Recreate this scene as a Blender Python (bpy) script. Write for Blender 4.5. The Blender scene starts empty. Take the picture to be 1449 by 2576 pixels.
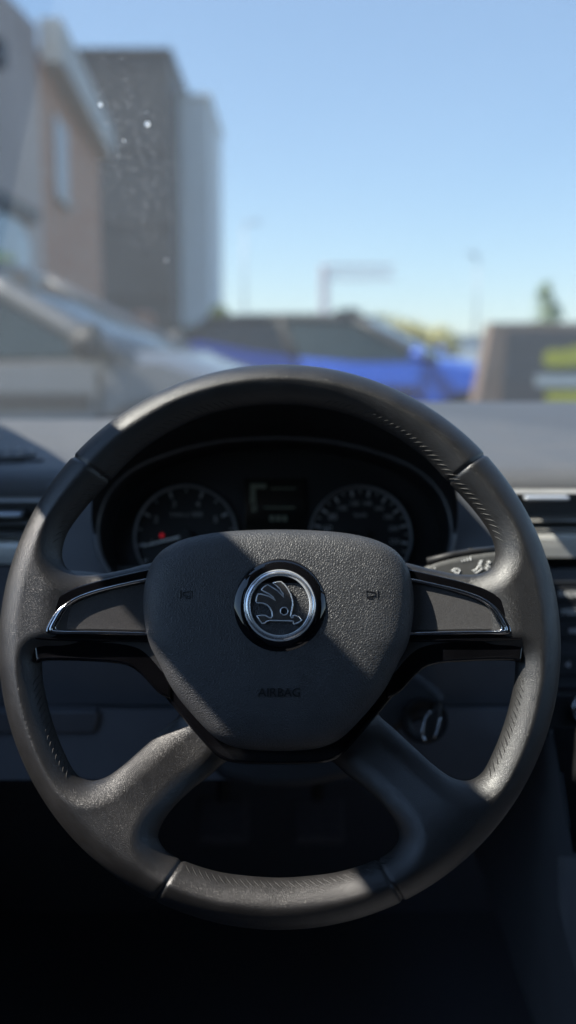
import bpy, bmesh, math, random
import numpy as np
from mathutils import Vector, Matrix
from math import sin, cos, pi, radians, atan, sqrt, tan
random.seed(5)
S = bpy.context.scene
COL = S.collection

# ------------------------------------------------------------------ camera
FOC = 2720.0; CX, CY = 724.5, 1288.0            # measures taken on a 1449 x 2576 view of the photograph
PITCH = atan(423 / FOC)
CAM = Vector((0, 0, 1.02))
RT = Vector((1, 0, 0)); FW = Vector((0, cos(PITCH), -sin(PITCH))); UP = Vector((0, sin(PITCH), cos(PITCH)))
def ray(x, y): return RT * ((x - CX) / FOC) + FW + UP * ((CY - y) / FOC)
def at_y(x, y, wy):
    d = ray(x, y); return CAM + d * (wy / d.y)
def at_x(x, y, wx):
    d = ray(x, y); return CAM + d * (wx / d.x)
cam = bpy.data.cameras.new('camera'); co = bpy.data.objects.new('camera', cam); COL.objects.link(co)
co.matrix_world = Matrix(((1, 0, 0, 0), (0, UP.y, -FW.y, 0), (0, UP.z, -FW.z, CAM.z), (0, 0, 0, 1)))
cam.sensor_fit = 'VERTICAL'; cam.sensor_height = 24.0
cam.lens = 12.0 / (1288 / FOC); cam.clip_start = .01; cam.clip_end = 3000
cam.dof.use_dof = True; cam.dof.focus_distance = .69; cam.dof.aperture_fstop = cam.lens / 10.8
S.camera = co

# ------------------------------------------------------------------ materials
def mat(name, col=(.5, .5, .5), rough=.5, metal=0., spec=.5, noise=None, bump=None, coat=0., emit=None):
    m = bpy.data.materials.new(name); m.use_nodes = True
    nt = m.node_tree; N = nt.nodes; L = nt.links; p = N['Principled BSDF']
    p.inputs['Base Color'].default_value = (*col, 1); p.inputs['Roughness'].default_value = rough
    p.inputs['Metallic'].default_value = metal; p.inputs['Specular IOR Level'].default_value = spec
    p.inputs['Coat Weight'].default_value = coat; p.inputs['Coat Roughness'].default_value = .05
    tc = N.new('ShaderNodeTexCoord')
    if noise:                                   # (scale, amount of value variation, roughness variation)
        n = N.new('ShaderNodeTexNoise'); n.inputs['Scale'].default_value = noise[0]; n.inputs['Detail'].default_value = 6
        L.new(tc.outputs['Object'], n.inputs['Vector'])
        r = N.new('ShaderNodeMapRange'); r.inputs['From Min'].default_value = .3; r.inputs['From Max'].default_value = .7
        r.inputs['To Min'].default_value = 1 - noise[1]; r.inputs['To Max'].default_value = 1 + noise[1]
        L.new(n.outputs['Fac'], r.inputs['Value'])
        mx = N.new('ShaderNodeMix'); mx.data_type = 'RGBA'; mx.blend_type = 'MULTIPLY'; mx.inputs[0].default_value = 1
        mx.inputs[6].default_value = (*col, 1); L.new(r.outputs[0], mx.inputs[7]); L.new(mx.outputs[2], p.inputs['Base Color'])
        if len(noise) > 2:
            r2 = N.new('ShaderNodeMapRange'); r2.inputs['From Min'].default_value = .3; r2.inputs['From Max'].default_value = .7
            r2.inputs['To Min'].default_value = max(.02, rough - noise[2]); r2.inputs['To Max'].default_value = rough + noise[2]
            L.new(n.outputs['Fac'], r2.inputs['Value']); L.new(r2.outputs[0], p.inputs['Roughness'])
    if bump:                                    # (kind, scale, height in metres)
        b = N.new('ShaderNodeBump'); b.inputs['Strength'].default_value = 1; b.inputs['Distance'].default_value = bump[2]
        if bump[0] == 'cells':
            wn = N.new('ShaderNodeTexNoise'); wn.inputs['Scale'].default_value = bump[1] * .8
            L.new(tc.outputs['Object'], wn.inputs['Vector'])
            va = N.new('ShaderNodeVectorMath'); va.operation = 'SCALE'; va.inputs['Scale'].default_value = .9 / bump[1]
            L.new(wn.outputs['Color'], va.inputs[0])
            vb = N.new('ShaderNodeVectorMath'); vb.operation = 'ADD'
            L.new(tc.outputs['Object'], vb.inputs[0]); L.new(va.outputs[0], vb.inputs[1])
            t = N.new('ShaderNodeTexVoronoi'); t.feature = 'DISTANCE_TO_EDGE'; t.inputs['Scale'].default_value = bump[1]
            L.new(vb.outputs[0], t.inputs['Vector'])
            mr = N.new('ShaderNodeMapRange'); mr.interpolation_type = 'SMOOTHSTEP'
            mr.inputs['From Min'].default_value = 0; mr.inputs['From Max'].default_value = .28
            L.new(t.outputs['Distance'], mr.inputs['Value']); L.new(mr.outputs[0], b.inputs['Height'])
        else:
            t = N.new('ShaderNodeTexNoise'); t.inputs['Scale'].default_value = bump[1]; t.inputs['Detail'].default_value = 4
            L.new(tc.outputs['Object'], t.inputs['Vector']); L.new(t.outputs['Fac'], b.inputs['Height'])
        L.new(b.outputs[0], p.inputs['Normal'])
    if emit: p.inputs['Emission Color'].default_value = (*emit[0], 1); p.inputs['Emission Strength'].default_value = emit[1]
    return m
M = {}
M['leather'] = mat('leather', (.0145, .0138, .0140), .42, spec=.85, noise=(60, .12, .05), bump=('cells', 1200, .000065))
M['pad'] = mat('grained_plastic', (.054, .055, .059), .46, spec=.5, noise=(60, .12, .05), bump=('cells', 620, .00019))
M['gloss'] = mat('piano_black', (.004, .004, .005), .04, noise=(40, .3, .02), coat=.3)
M['chrome'] = mat('chrome', (.62, .63, .65), .06, metal=1, noise=(200, .05, .03))
M['darkchrome'] = mat('smoked_chrome', (.32, .31, .31), .09, metal=1, noise=(200, .1, .04))
M['insert'] = mat('fine_matte_plastic', (.058, .056, .057), .50, noise=(1500, .3, .08), bump=('noise', 2500, .0001))
M['dark'] = mat('black_plastic', (.012, .012, .013), .5, noise=(60, .2, .06))
M['letter'] = mat('pressed_plastic', (.010, .010, .012), .5, noise=(100, .2))
M['thread'] = mat('thread', (.016, .016, .016), .6, noise=(900, .4))
M['dash'] = mat('soft_dash_skin', (.098, .100, .104), .55, noise=(25, .06, .05), bump=('cells', 700, .0002))
M['fascia'] = mat('dash_fascia', (.105, .112, .125), .5, noise=(30, .08, .04))
M['lower'] = mat('lower_dash_plastic', (.105, .108, .118), .6, noise=(30, .1, .04))
M['silver'] = mat('silver_trim', (.80, .78, .72), .35, metal=.3, noise=(60, .05, .05))
M['white'] = mat('print_white', (.85, .85, .83), .5, noise=(300, .05))
M['grey_print'] = mat('gauge_print', (.42, .42, .43), .6, noise=(300, .1))
M['red'] = mat('needle_red', (.60, .02, .03), .4, noise=(300, .1))
M['lcd'] = mat('display_print', (.16, .17, .12), .6, noise=(300, .1))
M['carpet'] = mat('carpet', (.11, .115, .13), .95, noise=(300, .4), bump=('noise', 400, .002))
M['liner'] = mat('headliner', (.30, .295, .28), .9, noise=(80, .06))
M['stalk'] = mat('stalk_plastic', (.10, .10, .097), .45, noise=(200, .1, .05))
M['console'] = mat('console_plastic', (.20, .205, .215), .6, noise=(30, .1, .05))
M['flexgrey'] = mat('pedal_rubber', (.12, .12, .135), .7, noise=(200, .2))

HY, HZ = .46, 1.475; BY, BZ = 1.80, .905; XL = (-.50, -.44); XR = (1.22, 1.10)
def ws_pt(px, py):
    """where a view ray meets the windscreen"""
    d = ray(px, py); lo, hi = .5, 1.8
    for _ in range(40):
        y = (lo + hi) / 2; P = CAM + d * (y / d.y); v = (BY - y) / (BY - HY)
        x0 = XL[0] + (XL[1] - XL[0]) * v; x1 = XR[0] + (XR[1] - XR[0]) * v; u = (P.x - x0) / (x1 - x0)
        v = (BY - .16 * (2 * u - 1) ** 2 * (1 - v * .6) - y) / (BY - HY)
        zs = BZ + (HZ - BZ) * v + .03 * sin(pi * v)
        if P.z < zs: lo = y
        else: hi = y
    return P
def glass_mat():
    m = bpy.data.materials.new('dusty_windscreen_glass'); m.use_nodes = True
    nt = m.node_tree; N = nt.nodes; L = nt.links
    for n in list(N): N.remove(n)
    out = N.new('ShaderNodeOutputMaterial')
    tr = N.new('ShaderNodeBsdfTransparent'); tr.inputs[0].default_value = (.955, .972, .97, 1)
    gl = N.new('ShaderNodeBsdfGlossy'); gl.inputs['Roughness'].default_value = .01
    fr = N.new('ShaderNodeFresnel'); fr.inputs[0].default_value = 1.35
    fm = N.new('ShaderNodeMath'); fm.operation = 'MULTIPLY'; fm.inputs[1].default_value = .35; L.new(fr.outputs[0], fm.inputs[0])
    mx = N.new('ShaderNodeMixShader'); L.new(fm.outputs[0], mx.inputs[0]); L.new(tr.outputs[0], mx.inputs[1]); L.new(gl.outputs[0], mx.inputs[2])
    # a thin film of road dust: both faces of the pane catch the sun a little, more so in one smeared patch
    du = N.new('ShaderNodeBsdfTranslucent'); du.inputs[0].default_value = (.72, .74, .76, 1)
    d2 = N.new('ShaderNodeBsdfDiffuse'); d2.inputs[0].default_value = (.72, .74, .76, 1)
    dm = N.new('ShaderNodeMixShader'); dm.inputs[0].default_value = .5; L.new(du.outputs[0], dm.inputs[1]); L.new(d2.outputs[0], dm.inputs[2])
    tc = N.new('ShaderNodeTexCoord')
    ctr = ws_pt(345, 440)
    mp = N.new('ShaderNodeMapping'); mp.inputs['Location'].default_value = tuple(-v for v in ctr)
    L.new(tc.outputs['Object'], mp.inputs['Vector'])
    ln = N.new('ShaderNodeVectorMath'); ln.operation = 'LENGTH'
    sc = N.new('ShaderNodeVectorMath'); sc.operation = 'MULTIPLY'; sc.inputs[1].default_value = (1 / .055, 1 / .40, 1 / .13)
    L.new(mp.outputs[0], sc.inputs[0]); L.new(sc.outputs[0], ln.inputs[0])
    mr = N.new('ShaderNodeMapRange'); mr.interpolation_type = 'SMOOTHSTEP'
    mr.inputs['From Min'].default_value = 1.0; mr.inputs['From Max'].default_value = .3
    L.new(ln.outputs['Value'], mr.inputs['Value'])
    sp = N.new('ShaderNodeTexVoronoi'); sp.inputs['Scale'].default_value = 100; L.new(tc.outputs['Object'], sp.inputs['Vector'])
    s2 = N.new('ShaderNodeMapRange'); s2.inputs['From Min'].default_value = .35; s2.inputs['From Max'].default_value = .1
    s2.inputs['To Min'].default_value = 0; s2.inputs['To Max'].default_value = .085
    L.new(sp.outputs['Distance'], s2.inputs['Value'])
    mu = N.new('ShaderNodeMath'); mu.operation = 'MULTIPLY'; L.new(mr.outputs[0], mu.inputs[0]); L.new(s2.outputs[0], mu.inputs[1])
    no = N.new('ShaderNodeTexNoise'); no.inputs['Scale'].default_value = 7; no.inputs['Detail'].default_value = 5; L.new(tc.outputs['Object'], no.inputs['Vector'])
    n2 = N.new('ShaderNodeMapRange'); n2.inputs['To Min'].default_value = DUST * .8; n2.inputs['To Max'].default_value = DUST * 1.2
    L.new(no.outputs['Fac'], n2.inputs['Value'])
    ad = N.new('ShaderNodeMath'); ad.operation = 'ADD'; L.new(mu.outputs[0], ad.inputs[0]); L.new(n2.outputs[0], ad.inputs[1])
    m2 = N.new('ShaderNodeMixShader'); L.new(ad.outputs[0], m2.inputs[0]); L.new(mx.outputs[0], m2.inputs[1]); L.new(dm.outputs[0], m2.inputs[2])
    L.new(m2.outputs[0], out.inputs[0])
    return m
DUST = .014
M['glass'] = glass_mat()

# ------------------------------------------------------------------ object helpers
def props(o, label=None, cat=None, group=None, kind=None):
    if label: o['label'] = label
    if cat: o['category'] = cat
    if group: o['group'] = group
    if kind: o['kind'] = kind
    return o
def thing(name, label, cat, mw=None, group=None):
    o = bpy.data.objects.new(name, None); COL.objects.link(o); o.empty_display_size = .05
    if mw is not None: o.matrix_world = mw
    return props(o, label, cat, group)
def link(name, me, m, parent=None, smooth=None):
    o = bpy.data.objects.new(name, me); COL.objects.link(o)
    if m is not None:
        me.materials.clear(); me.materials.append(m)
    if parent is not None: o.parent = parent
    if smooth is not None:
        me.polygons.foreach_set('use_smooth', [True] * len(me.polygons))
        if smooth < 180: me.set_sharp_from_angle(angle=radians(smooth))
    return o
class MB:
    """collects shapes that make up ONE mesh"""
    def __init__(s): s.v = []; s.f = []
    def add(s, V, F):
        k = len(s.v); s.v += [tuple(p) for p in V]; s.f += [tuple(i + k for i in f) for f in F]; return s
    def box(s, a, b, m=None):
        x0, y0, z0 = a; x1, y1, z1 = b
        V = [Vector(p) for p in ((x0, y0, z0), (x1, y0, z0), (x1, y1, z0), (x0, y1, z0), (x0, y0, z1), (x1, y0, z1), (x1, y1, z1), (x0, y1, z1))]
        if m is not None: V = [m @ p for p in V]
        return s.add(V, [(3, 2, 1, 0), (4, 5, 6, 7), (0, 1, 5, 4), (1, 2, 6, 5), (2, 3, 7, 6), (3, 0, 4, 7)])
    def prism(s, quad, off):
        """a flat polygon (list of points) thickened along off"""
        n = len(quad); off = Vector(off); a = [Vector(p) for p in quad]; b = [p + off for p in a]
        return s.add(a + b, [tuple(range(n))[::-1], tuple(range(n, 2 * n))] + [(i, (i + 1) % n, n + (i + 1) % n, n + i) for i in range(n)])
    def tube(s, pts, r, n=8, closed=False, cap=True):
        pts = [Vector(p) for p in pts]; k = len(pts); V = []; F = []
        rr = r if isinstance(r, (list, tuple)) else [r] * k
        nrm = None
        for i, p in enumerate(pts):
            a = pts[(i - 1) % k] if (closed or i) else p; b = pts[(i + 1) % k] if (closed or i < k - 1) else p
            t = (b - a).normalized()
            if nrm is None: nrm = t.orthogonal().normalized()
            nrm = (nrm - t * nrm.dot(t)).normalized(); bi = t.cross(nrm)
            for j in range(n):
                an = 2 * pi * j / n; V.append(p + (nrm * cos(an) + bi * sin(an)) * rr[i])
        for i in range(k if closed else k - 1):
            for j in range(n):
                i2 = (i + 1) % k
                F.append((i * n + j, i * n + (j + 1) % n, i2 * n + (j + 1) % n, i2 * n + j))
        if cap and not closed: F += [tuple(range(n))[::-1], tuple((k - 1) * n + j for j in range(n))]
        return s.add(V, F)
    def lathe(s, prof, n=48, m=None, closed=False):
        """profile of (radius, z) turned about z"""
        V = []; F = []; k = len(prof)
        for i in range(n):
            a = 2 * pi * i / n
            for r, z in prof: V.append(Vector((r * cos(a), r * sin(a), z)))
        for i in range(n):
            i2 = (i + 1) % n
            for j in range(k if closed else k - 1):
                j2 = (j + 1) % k; F.append((i * k + j, i2 * k + j, i2 * k + j2, i * k + j2))
        if m is not None: V = [m @ p for p in V]
        return s.add(V, F)
    def mesh(s, name):
        me = bpy.data.meshes.new(name); me.from_pydata(s.v, [], s.f); me.update()
        bm = bmesh.new(); bm.from_mesh(me); bmesh.ops.recalc_face_normals(bm, faces=bm.faces); bm.to_mesh(me); bm.free()
        return me
    def build(s, name, m, parent=None, smooth=None, bevel=None):
        o = link(name, s.mesh(name), m, parent, smooth)
        if bevel:
            b = o.modifiers.new('bevel', 'BEVEL'); b.width = bevel; b.segments = 3; b.limit_method = 'ANGLE'
        return o
def smoothcurve(pts, closed=False, n=6):
    """centripetal Catmull-Rom through the points"""
    P = [np.array(p, float) for p in pts]; P = [p for i, p in enumerate(P) if i == 0 or np.linalg.norm(p - P[i - 1]) > 1e-9]
    k = len(P); out = []
    for i in range(k if closed else k - 1):
        p1 = P[i]; p2 = P[(i + 1) % k]
        p0 = P[(i - 1) % k] if (closed or i) else 2 * p1 - p2
        p3 = P[(i + 2) % k] if (closed or i + 2 < k) else 2 * p2 - p1
        a, b, c = [max(1e-6, np.linalg.norm(q) ** .5) for q in (p1 - p0, p2 - p1, p3 - p2)]
        m1 = b * ((p1 - p0) / a - (p2 - p0) / (a + b) + (p2 - p1) / b)
        m2 = b * ((p2 - p1) / b - (p3 - p1) / (b + c) + (p3 - p2) / c)
        for j in range(n):
            t = j / n
            out.append((2 * t ** 3 - 3 * t * t + 1) * p1 + (t ** 3 - 2 * t * t + t) * m1 + (3 * t * t - 2 * t ** 3) * p2 + (t ** 3 - t * t) * m2)
    if not closed: out.append(P[-1])
    return [tuple(p) for p in out]
def curve_mesh(polys, thick, bevel=0., closed=True, width=None):
    """flat filled outline(s) with rounded edges -> mesh whose top lies at z = 0"""
    cu = bpy.data.curves.new('outline', 'CURVE'); cu.dimensions = '2D'; cu.fill_mode = 'BOTH'
    for pts in polys:
        sp = cu.splines.new('POLY'); sp.points.add(len(pts) - 1)
        for q, p in zip(sp.points, pts): q.co = (p[0], p[1], 0, 1)
        sp.use_cyclic_u = True
    cu.bevel_depth = bevel; cu.bevel_resolution = 3; cu.offset = -bevel; cu.extrude = max(1e-5, thick / 2 - bevel)
    return obj_to_mesh(cu, thick)
def obj_to_mesh(cu, thick):
    o = bpy.data.objects.new('outline', cu); COL.objects.link(o)
    dg = bpy.context.evaluated_depsgraph_get(); dg.update()
    me = bpy.data.meshes.new_from_object(o.evaluated_get(dg)); bpy.data.objects.remove(o)
    me.transform(Matrix.Translation((0, 0, -thick / 2)))
    return me
def text_mesh(body, size, thick=.0004, align='CENTER'):
    cu = bpy.data.curves.new('writing', 'FONT'); cu.body = body; cu.size = size; cu.align_x = align; cu.align_y = 'CENTER'
    cu.extrude = thick / 2
    return obj_to_mesh(cu, thick)
def plate(name, polys, z, thick, bevel, m, parent, slope=None, smooth=35):
    me = curve_mesh(polys, thick, bevel)
    for v in me.vertices: v.co.z += z + (slope(v.co.x, v.co.y) if slope else 0)
    return link(name, me, m, parent, smooth)
class Frame:
    """a plane in the car, tilted back by some degrees, met by view rays"""
    def __init__(s, org, tilt, yaw=0):
        t = radians(tilt); R = Matrix.Rotation(radians(yaw), 3, 'Z')
        s.o = Vector(org); s.n = R @ Vector((0, -cos(t), sin(t))); s.y = R @ Vector((0, sin(t), cos(t))); s.x = R @ Vector((1, 0, 0))
        s.m = Matrix((( s.x.x, s.y.x, s.n.x, s.o.x), (s.x.y, s.y.y, s.n.y, s.o.y), (s.x.z, s.y.z, s.n.z, s.o.z), (0, 0, 0, 1)))
    def __call__(s, px, py, h=0.):
        d = ray(px, py); t = ((s.o + s.n * h - CAM).dot(s.n)) / d.dot(s.n); P = CAM + d * t - s.o
        return (P.dot(s.x), P.dot(s.y))
    def p3(s, px, py, h=0.):
        a = s(px, py, h); return Vector((a[0], a[1], h))
    def poly(s, pts, h=0., mirror=None):
        return [s((2 * mirror - p[0]) if mirror else p[0], p[1], h) for p in pts]

# ------------------------------------------------------------------ steering wheel
d0 = ray(704, 1599); WC = CAM + d0.normalized() * .72
WF = Frame(WC, 18)
wheel = thing('steering_wheel', 'black leather four-spoke steering wheel with gloss black and chrome trim', 'steering wheel', WF.m)
MIR = 701.
RO = .1856; RT0 = .0158
half_top = [(704, 1017), (600, 1026), (500, 1051), (400, 1102), (330, 1155), (272, 1216), (228, 1262), (193, 1305), (170, 1340), (158, 1375), (157, 1405), (170, 1430), (200, 1444), (250, 1443), (310, 1431), (381, 1412), (470, 1400), (600, 1400)]
left_open = [(112, 1653), (219, 1661), (323, 1674), (355, 1696), (396, 1740), (441, 1792), (441, 1800), (400, 1838), (350, 1886), (302, 1930), (262, 1957), (225, 1964), (192, 1947), (160, 1890), (130, 1810), (112, 1735), (106, 1690)]
half_bot = [(704, 1921), (620, 1920), (568, 1921), (525, 1956), (480, 1990), (436, 2032), (406, 2075), (397, 2108), (417, 2140), (462, 2166), (550, 2194), (630, 2205)]
def px_mir(pts): return [(2 * MIR - x, y) for x, y in pts]
top_open = half_top + px_mir(half_top[1:])[::-1]
bot_open = half_bot + [(704, 2209)] + px_mir(half_bot[1:])[::-1]
right_open = px_mir(left_open)
OPEN = [np.array(smoothcurve(WF.poly(o), True, 5)) for o in (top_open, left_open, right_open, bot_open)]
def poly_sdf(P, X, Y):
    """signed distance to polygon P, positive outside"""
    d = np.full(X.shape, 1e9); ins = np.zeros(X.shape, bool)
    for i in range(len(P)):
        a = P[i]; b = P[(i + 1) % len(P)]; e = b - a
        wx = X - a[0]; wy = Y - a[1]; t = np.clip((wx * e[0] + wy * e[1]) / max(e @ e, 1e-12), 0, 1)
        d = np.minimum(d, (wx - t * e[0]) ** 2 + (wy - t * e[1]) ** 2)
        c = ((a[1] <= Y) & (b[1] > Y)) | ((b[1] <= Y) & (a[1] > Y))
        xi = a[0] + (Y - a[1]) / (e[1] if abs(e[1]) > 1e-12 else 1e-12) * e[0]
        ins ^= c & (X < xi)
    d = np.sqrt(d); return np.where(ins, -d, d)
def sstep(a, b, x):
    t = np.clip((x - a) / (b - a), 0, 1); return t * t * (3 - 2 * t)
H0 = .0011
gx = np.arange(-.190, .1905, H0); gz = np.arange(-.0420, .0195, H0)
GX, GY = np.meshgrid(gx, gx, indexing='ij')
D2 = RO - np.hypot(GX, GY)
for P in OPEN: D2 = np.minimum(D2, poly_sdf(P, GX, GY))
RHO = np.hypot(GX, GY)
def top_h(rho): return .0018 + .14 * (np.clip(rho, .05, .152) - .085)          # height of the spoke faces above the wheel plane
def rim_mix(rho): return sstep(.128, .158, rho)
LOW = sstep(-.022, -.060, GY)                                             # the two lower spokes dive towards the column
lowh = -.015 + (RT0 + .015) * sstep(.085, .166, RHO)
TOPH = (top_h(RHO) * (1 - rim_mix(RHO)) + RT0 * rim_mix(RHO)) * (1 - LOW) + lowh * LOW
RAD = .0105 * (1 - rim_mix(RHO)) + RT0 * rim_mix(RHO)
RADW = (.0150 * (1 - rim_mix(RHO)) + RT0 * rim_mix(RHO)) * (1 - LOW) + (.0150 * (1 - rim_mix(RHO)) + .0162 * rim_mix(RHO)) * LOW
PW = 1.65
ZC = TOPH - RAD
SEAMS = [((165, 1135), (278, 1212)), ((1222, 1142), (1128, 1212)), ((405, 2240), (458, 2163)), ((995, 2235), (948, 2157))]
GRO = np.zeros(GX.shape)
for a, b in SEAMS:
    a = np.array(WF(*a)); b = np.array(WF(*b)); e = (b - a) / np.linalg.norm(b - a)
    t = (GX - a[0]) * -e[1] + (GY - a[1]) * e[0]; al = (GX - a[0]) * e[0] + (GY - a[1]) * e[1]
    GRO = np.maximum(GRO, np.exp(-(t / .0011) ** 2) * ((al > -.012) & (al < .045)))
E3 = np.maximum(RADW - D2, 0) / RADW
Fv = (((E3[:, :, None] ** PW + np.abs((gz[None, None, :] - ZC[:, :, None]) / RAD[:, :, None]) ** PW) ** (1 / PW)) - 1) * RAD[:, :, None] + (GRO * .0017)[:, :, None]
def surface_nets(F, org, h):
    ins = F < 0; n = [k - 1 for k in F.shape]
    acc = np.zeros((*n, 3)); cnt = np.zeros(n)
    sl = lambda o: tuple(slice(o[k], o[k] + n[k]) for k in range(3))
    corners = [(i, j, k) for i in (0, 1) for j in (0, 1) for k in (0, 1)]
    for c in corners:
        for ax in range(3):
            if c[ax]: continue
            c2 = list(c); c2[ax] = 1
            A = F[sl(c)]; B = F[sl(tuple(c2))]; cr = (A < 0) != (B < 0)
            t = np.where(cr, A / np.where(cr, A - B, 1), 0)
            for q in range(3): acc[..., q] += np.where(cr, c[q] + (t if q == ax else 0), 0)
            cnt += cr
    act = cnt > 0; idx = -np.ones(n, int); idx[act] = np.arange(act.sum())
    base = np.argwhere(act); V = (base + acc[act] / cnt[act][:, None]) * h + np.array(org)
    faces = []
    for ax in range(3):
        u, w = [(1, 2), (2, 0), (0, 1)][ax]
        sa = [slice(1, n[k]) for k in range(3)]; sa[ax] = slice(0, n[ax])
        sb = list(sa); sb[ax] = slice(1, n[ax] + 1)
        A = ins[tuple(sa)]; B = ins[tuple(sb)]
        pos = np.argwhere(A != B); flip = A[A != B]
        pos = pos + np.array([0 if k == ax else 1 for k in range(3)])
        def cell(du, dw):
            q = pos.copy(); q[:, u] -= du; q[:, w] -= dw; return idx[q[:, 0], q[:, 1], q[:, 2]]
        qd = np.stack([cell(1, 1), cell(0, 1), cell(0, 0), cell(1, 0)], 1)
        qd[~flip] = qd[~flip][:, ::-1]; faces.append(qd)
    return V, np.concatenate(faces)
V, Q = surface_nets(Fv, (gx[0], gx[0], gz[0]), H0)
# settle the vertices on the true surface
def bil(A, x, y):
    fx = np.clip((x - gx[0]) / H0, 0, len(gx) - 1.001); fy = np.clip((y - gx[0]) / H0, 0, len(gx) - 1.001)
    i = fx.astype(int); j = fy.astype(int); a = fx - i; b = fy - j
    return A[i, j] * (1 - a) * (1 - b) + A[i + 1, j] * a * (1 - b) + A[i, j + 1] * (1 - a) * b + A[i + 1, j + 1] * a * b
def fexact(P):
    r = bil(RAD, P[:, 0], P[:, 1]); rw = bil(RADW, P[:, 0], P[:, 1])
    return (((np.maximum(rw - bil(D2, P[:, 0], P[:, 1]), 0) / rw) ** PW + np.abs((P[:, 2] - bil(ZC, P[:, 0], P[:, 1])) / r) ** PW) ** (1 / PW) - 1) * r + bil(GRO, P[:, 0], P[:, 1]) * .0017
for _ in range(3):
    f = fexact(V); g = np.stack([(fexact(V + e) - f) / 4e-4 for e in np.eye(3) * 4e-4], 1)
    V -= (f / np.maximum((g * g).sum(1), .25))[:, None] * g * .8
# relax a little so the leather reads smooth
nb = np.zeros((len(V), 3)); nc = np.zeros(len(V))
for a, b in ((0, 1), (1, 2), (2, 3), (3, 0)):
    np.add.at(nb, Q[:, a], V[Q[:, b]]); np.add.at(nc, Q[:, a], 1); np.add.at(nb, Q[:, b], V[Q[:, a]]); np.add.at(nc, Q[:, b], 1)
V = V * .5 + nb / nc[:, None] * .5
me = bpy.data.meshes.new('rim'); me.from_pydata(V.tolist(), [], Q.tolist()); me.update()
link('rim', me, M['leather'], wheel, 180)
def leather_z(x, y):
    A = lambda a: float(bil(a, np.array([x]), np.array([y]))[0])
    r = A(RAD); e = min(1, max(A(RADW) - A(D2), 0) / A(RADW)); return A(ZC) + r * (1 - e ** PW) ** (1 / PW)
# cross stitching along the inner edge of the rim
def stitch_run(px_pts, side=1):
    st = MB()
    c = np.array(smoothcurve(WF.poly(px_pts), False, 24)); seg = np.linalg.norm(np.diff(c, axis=0), axis=1); s = np.concatenate([[0], np.cumsum(seg)])
    k = 0
    for t in np.arange(.002, s[-1] - .006, .0044):
        p = [np.array([np.interp(q, s, c[:, 0]), np.interp(q, s, c[:, 1])]) for q in (t, t + .0062)]
        e = (p[1] - p[0]) / np.linalg.norm(p[1] - p[0]); o = np.array([-e[1], e[0]]) * side
        a = p[0] + o * .0013; b = p[1] + o * .0052; pts = []
        for f in (0, .33, .66, 1):
            q = a * (1 - f) + b * f; pts.append((q[0], q[1], leather_z(q[0], q[1]) + .00025 - (.0007 if f in (0, 1) else 0)))
        st.tube(pts, .00030, 5); k += 1
    st.build('stitching', M['thread'], wheel)
R_in = px_mir(half_top)[::-1]
stitch_run(half_top[1:10], -1); stitch_run(px_mir(half_top[1:10]), 1)
stitch_run([(462, 2165), (550, 2194), (630, 2205), (704, 2209), (772, 2205), (852, 2194), (945, 2162), (985, 2130)], -1)
stitch_run(left_open[12:][::-1], -1); stitch_run(px_mir(left_open[12:])[::-1], 1)

# gloss trims, chrome strips, matte inserts on the two upper spokes
gl_out = [(430, 1421), (381, 1430), (297, 1450), (230, 1468), (180, 1486), (141, 1512), (119, 1535), (103, 1566), (88, 1600), (91, 1608), (110, 1611), (362, 1615), (430, 1616)]
ch_out = [(430, 1440), (373, 1453), (297, 1471), (230, 1488), (188, 1506), (153, 1533), (133, 1561), (122, 1590), (127, 1596), (219, 1598), (430, 1601)]
ch_in = [(430, 1447), (370, 1462), (297, 1479), (245, 1495), (201, 1512), (177, 1530), (159, 1561), (149, 1583), (153, 1585), (245, 1586), (430, 1589)]
lw_out = [(430, 1609), (362, 1609), (106, 1606), (93, 1611), (95, 1640), (101, 1668), (113, 1664), (219, 1664), (323, 1675), (355, 1697), (400, 1745), (430, 1760)]
for sg, mr in ((-1, None), (1, MIR)):
    sl = lambda x, y: .15 * (min(abs(x), .152) - .085)
    hh = .006
    gp = WF.poly(smoothcurve(gl_out, False, 5), hh, mr); cp = WF.poly(smoothcurve(ch_out, False, 5), hh, mr); ip = WF.poly(smoothcurve(ch_in, False, 5), hh, mr)
    hole = WF.poly(smoothcurve([(422, 1447)] + ch_in[1:-1] + [(422, 1589)], False, 5), hh, mr)
    plate('spoke_trim', [gp + hole[::-1]], .0050, .008, .0012, M['gloss'], wheel, sl)
    plate('chrome_strip', [cp + hole[::-1]], .0058, .004, .0015, M['darkchrome'], wheel, sl)
    plate('spoke_insert', [ip], .0032, .004, .0010, M['insert'], wheel, sl)
    # raised bead added along the strip to carry the sky's bright reflection line
    mid_ = [((a_[0] + b_[0]) / 2, (a_[1] + b_[1]) / 2) for a_, b_ in zip(ch_out, ch_in)]
    mp_ = WF.poly(smoothcurve(mid_, False, 5), hh, mr)
    b = MB(); b.tube([(x, y, .0056 + sl(x, y)) for x, y in mp_], .00115, 8); b.build('reflection_bead', M['chrome'], wheel, 180)
    lp = WF.poly(smoothcurve(lw_out, False, 4), .0, mr)
    plate('lower_spoke_trim', [lp], .0015, .012, .002, M['gloss'], wheel, sl)
v_out = [(330, 1640), (372, 1690), (400, 1735), (441, 1786), (496, 1851), (546, 1903), (575, 1917), (610, 1922), (701, 1924)]
v_poly = smoothcurve(v_out, False, 5); v_poly = v_poly + px_mir(v_poly[:-1])[::-1]
plate('bottom_trim', [WF.poly(v_poly, -.002)], -.002, .030, .0025, M['gloss'], wheel)

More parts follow.
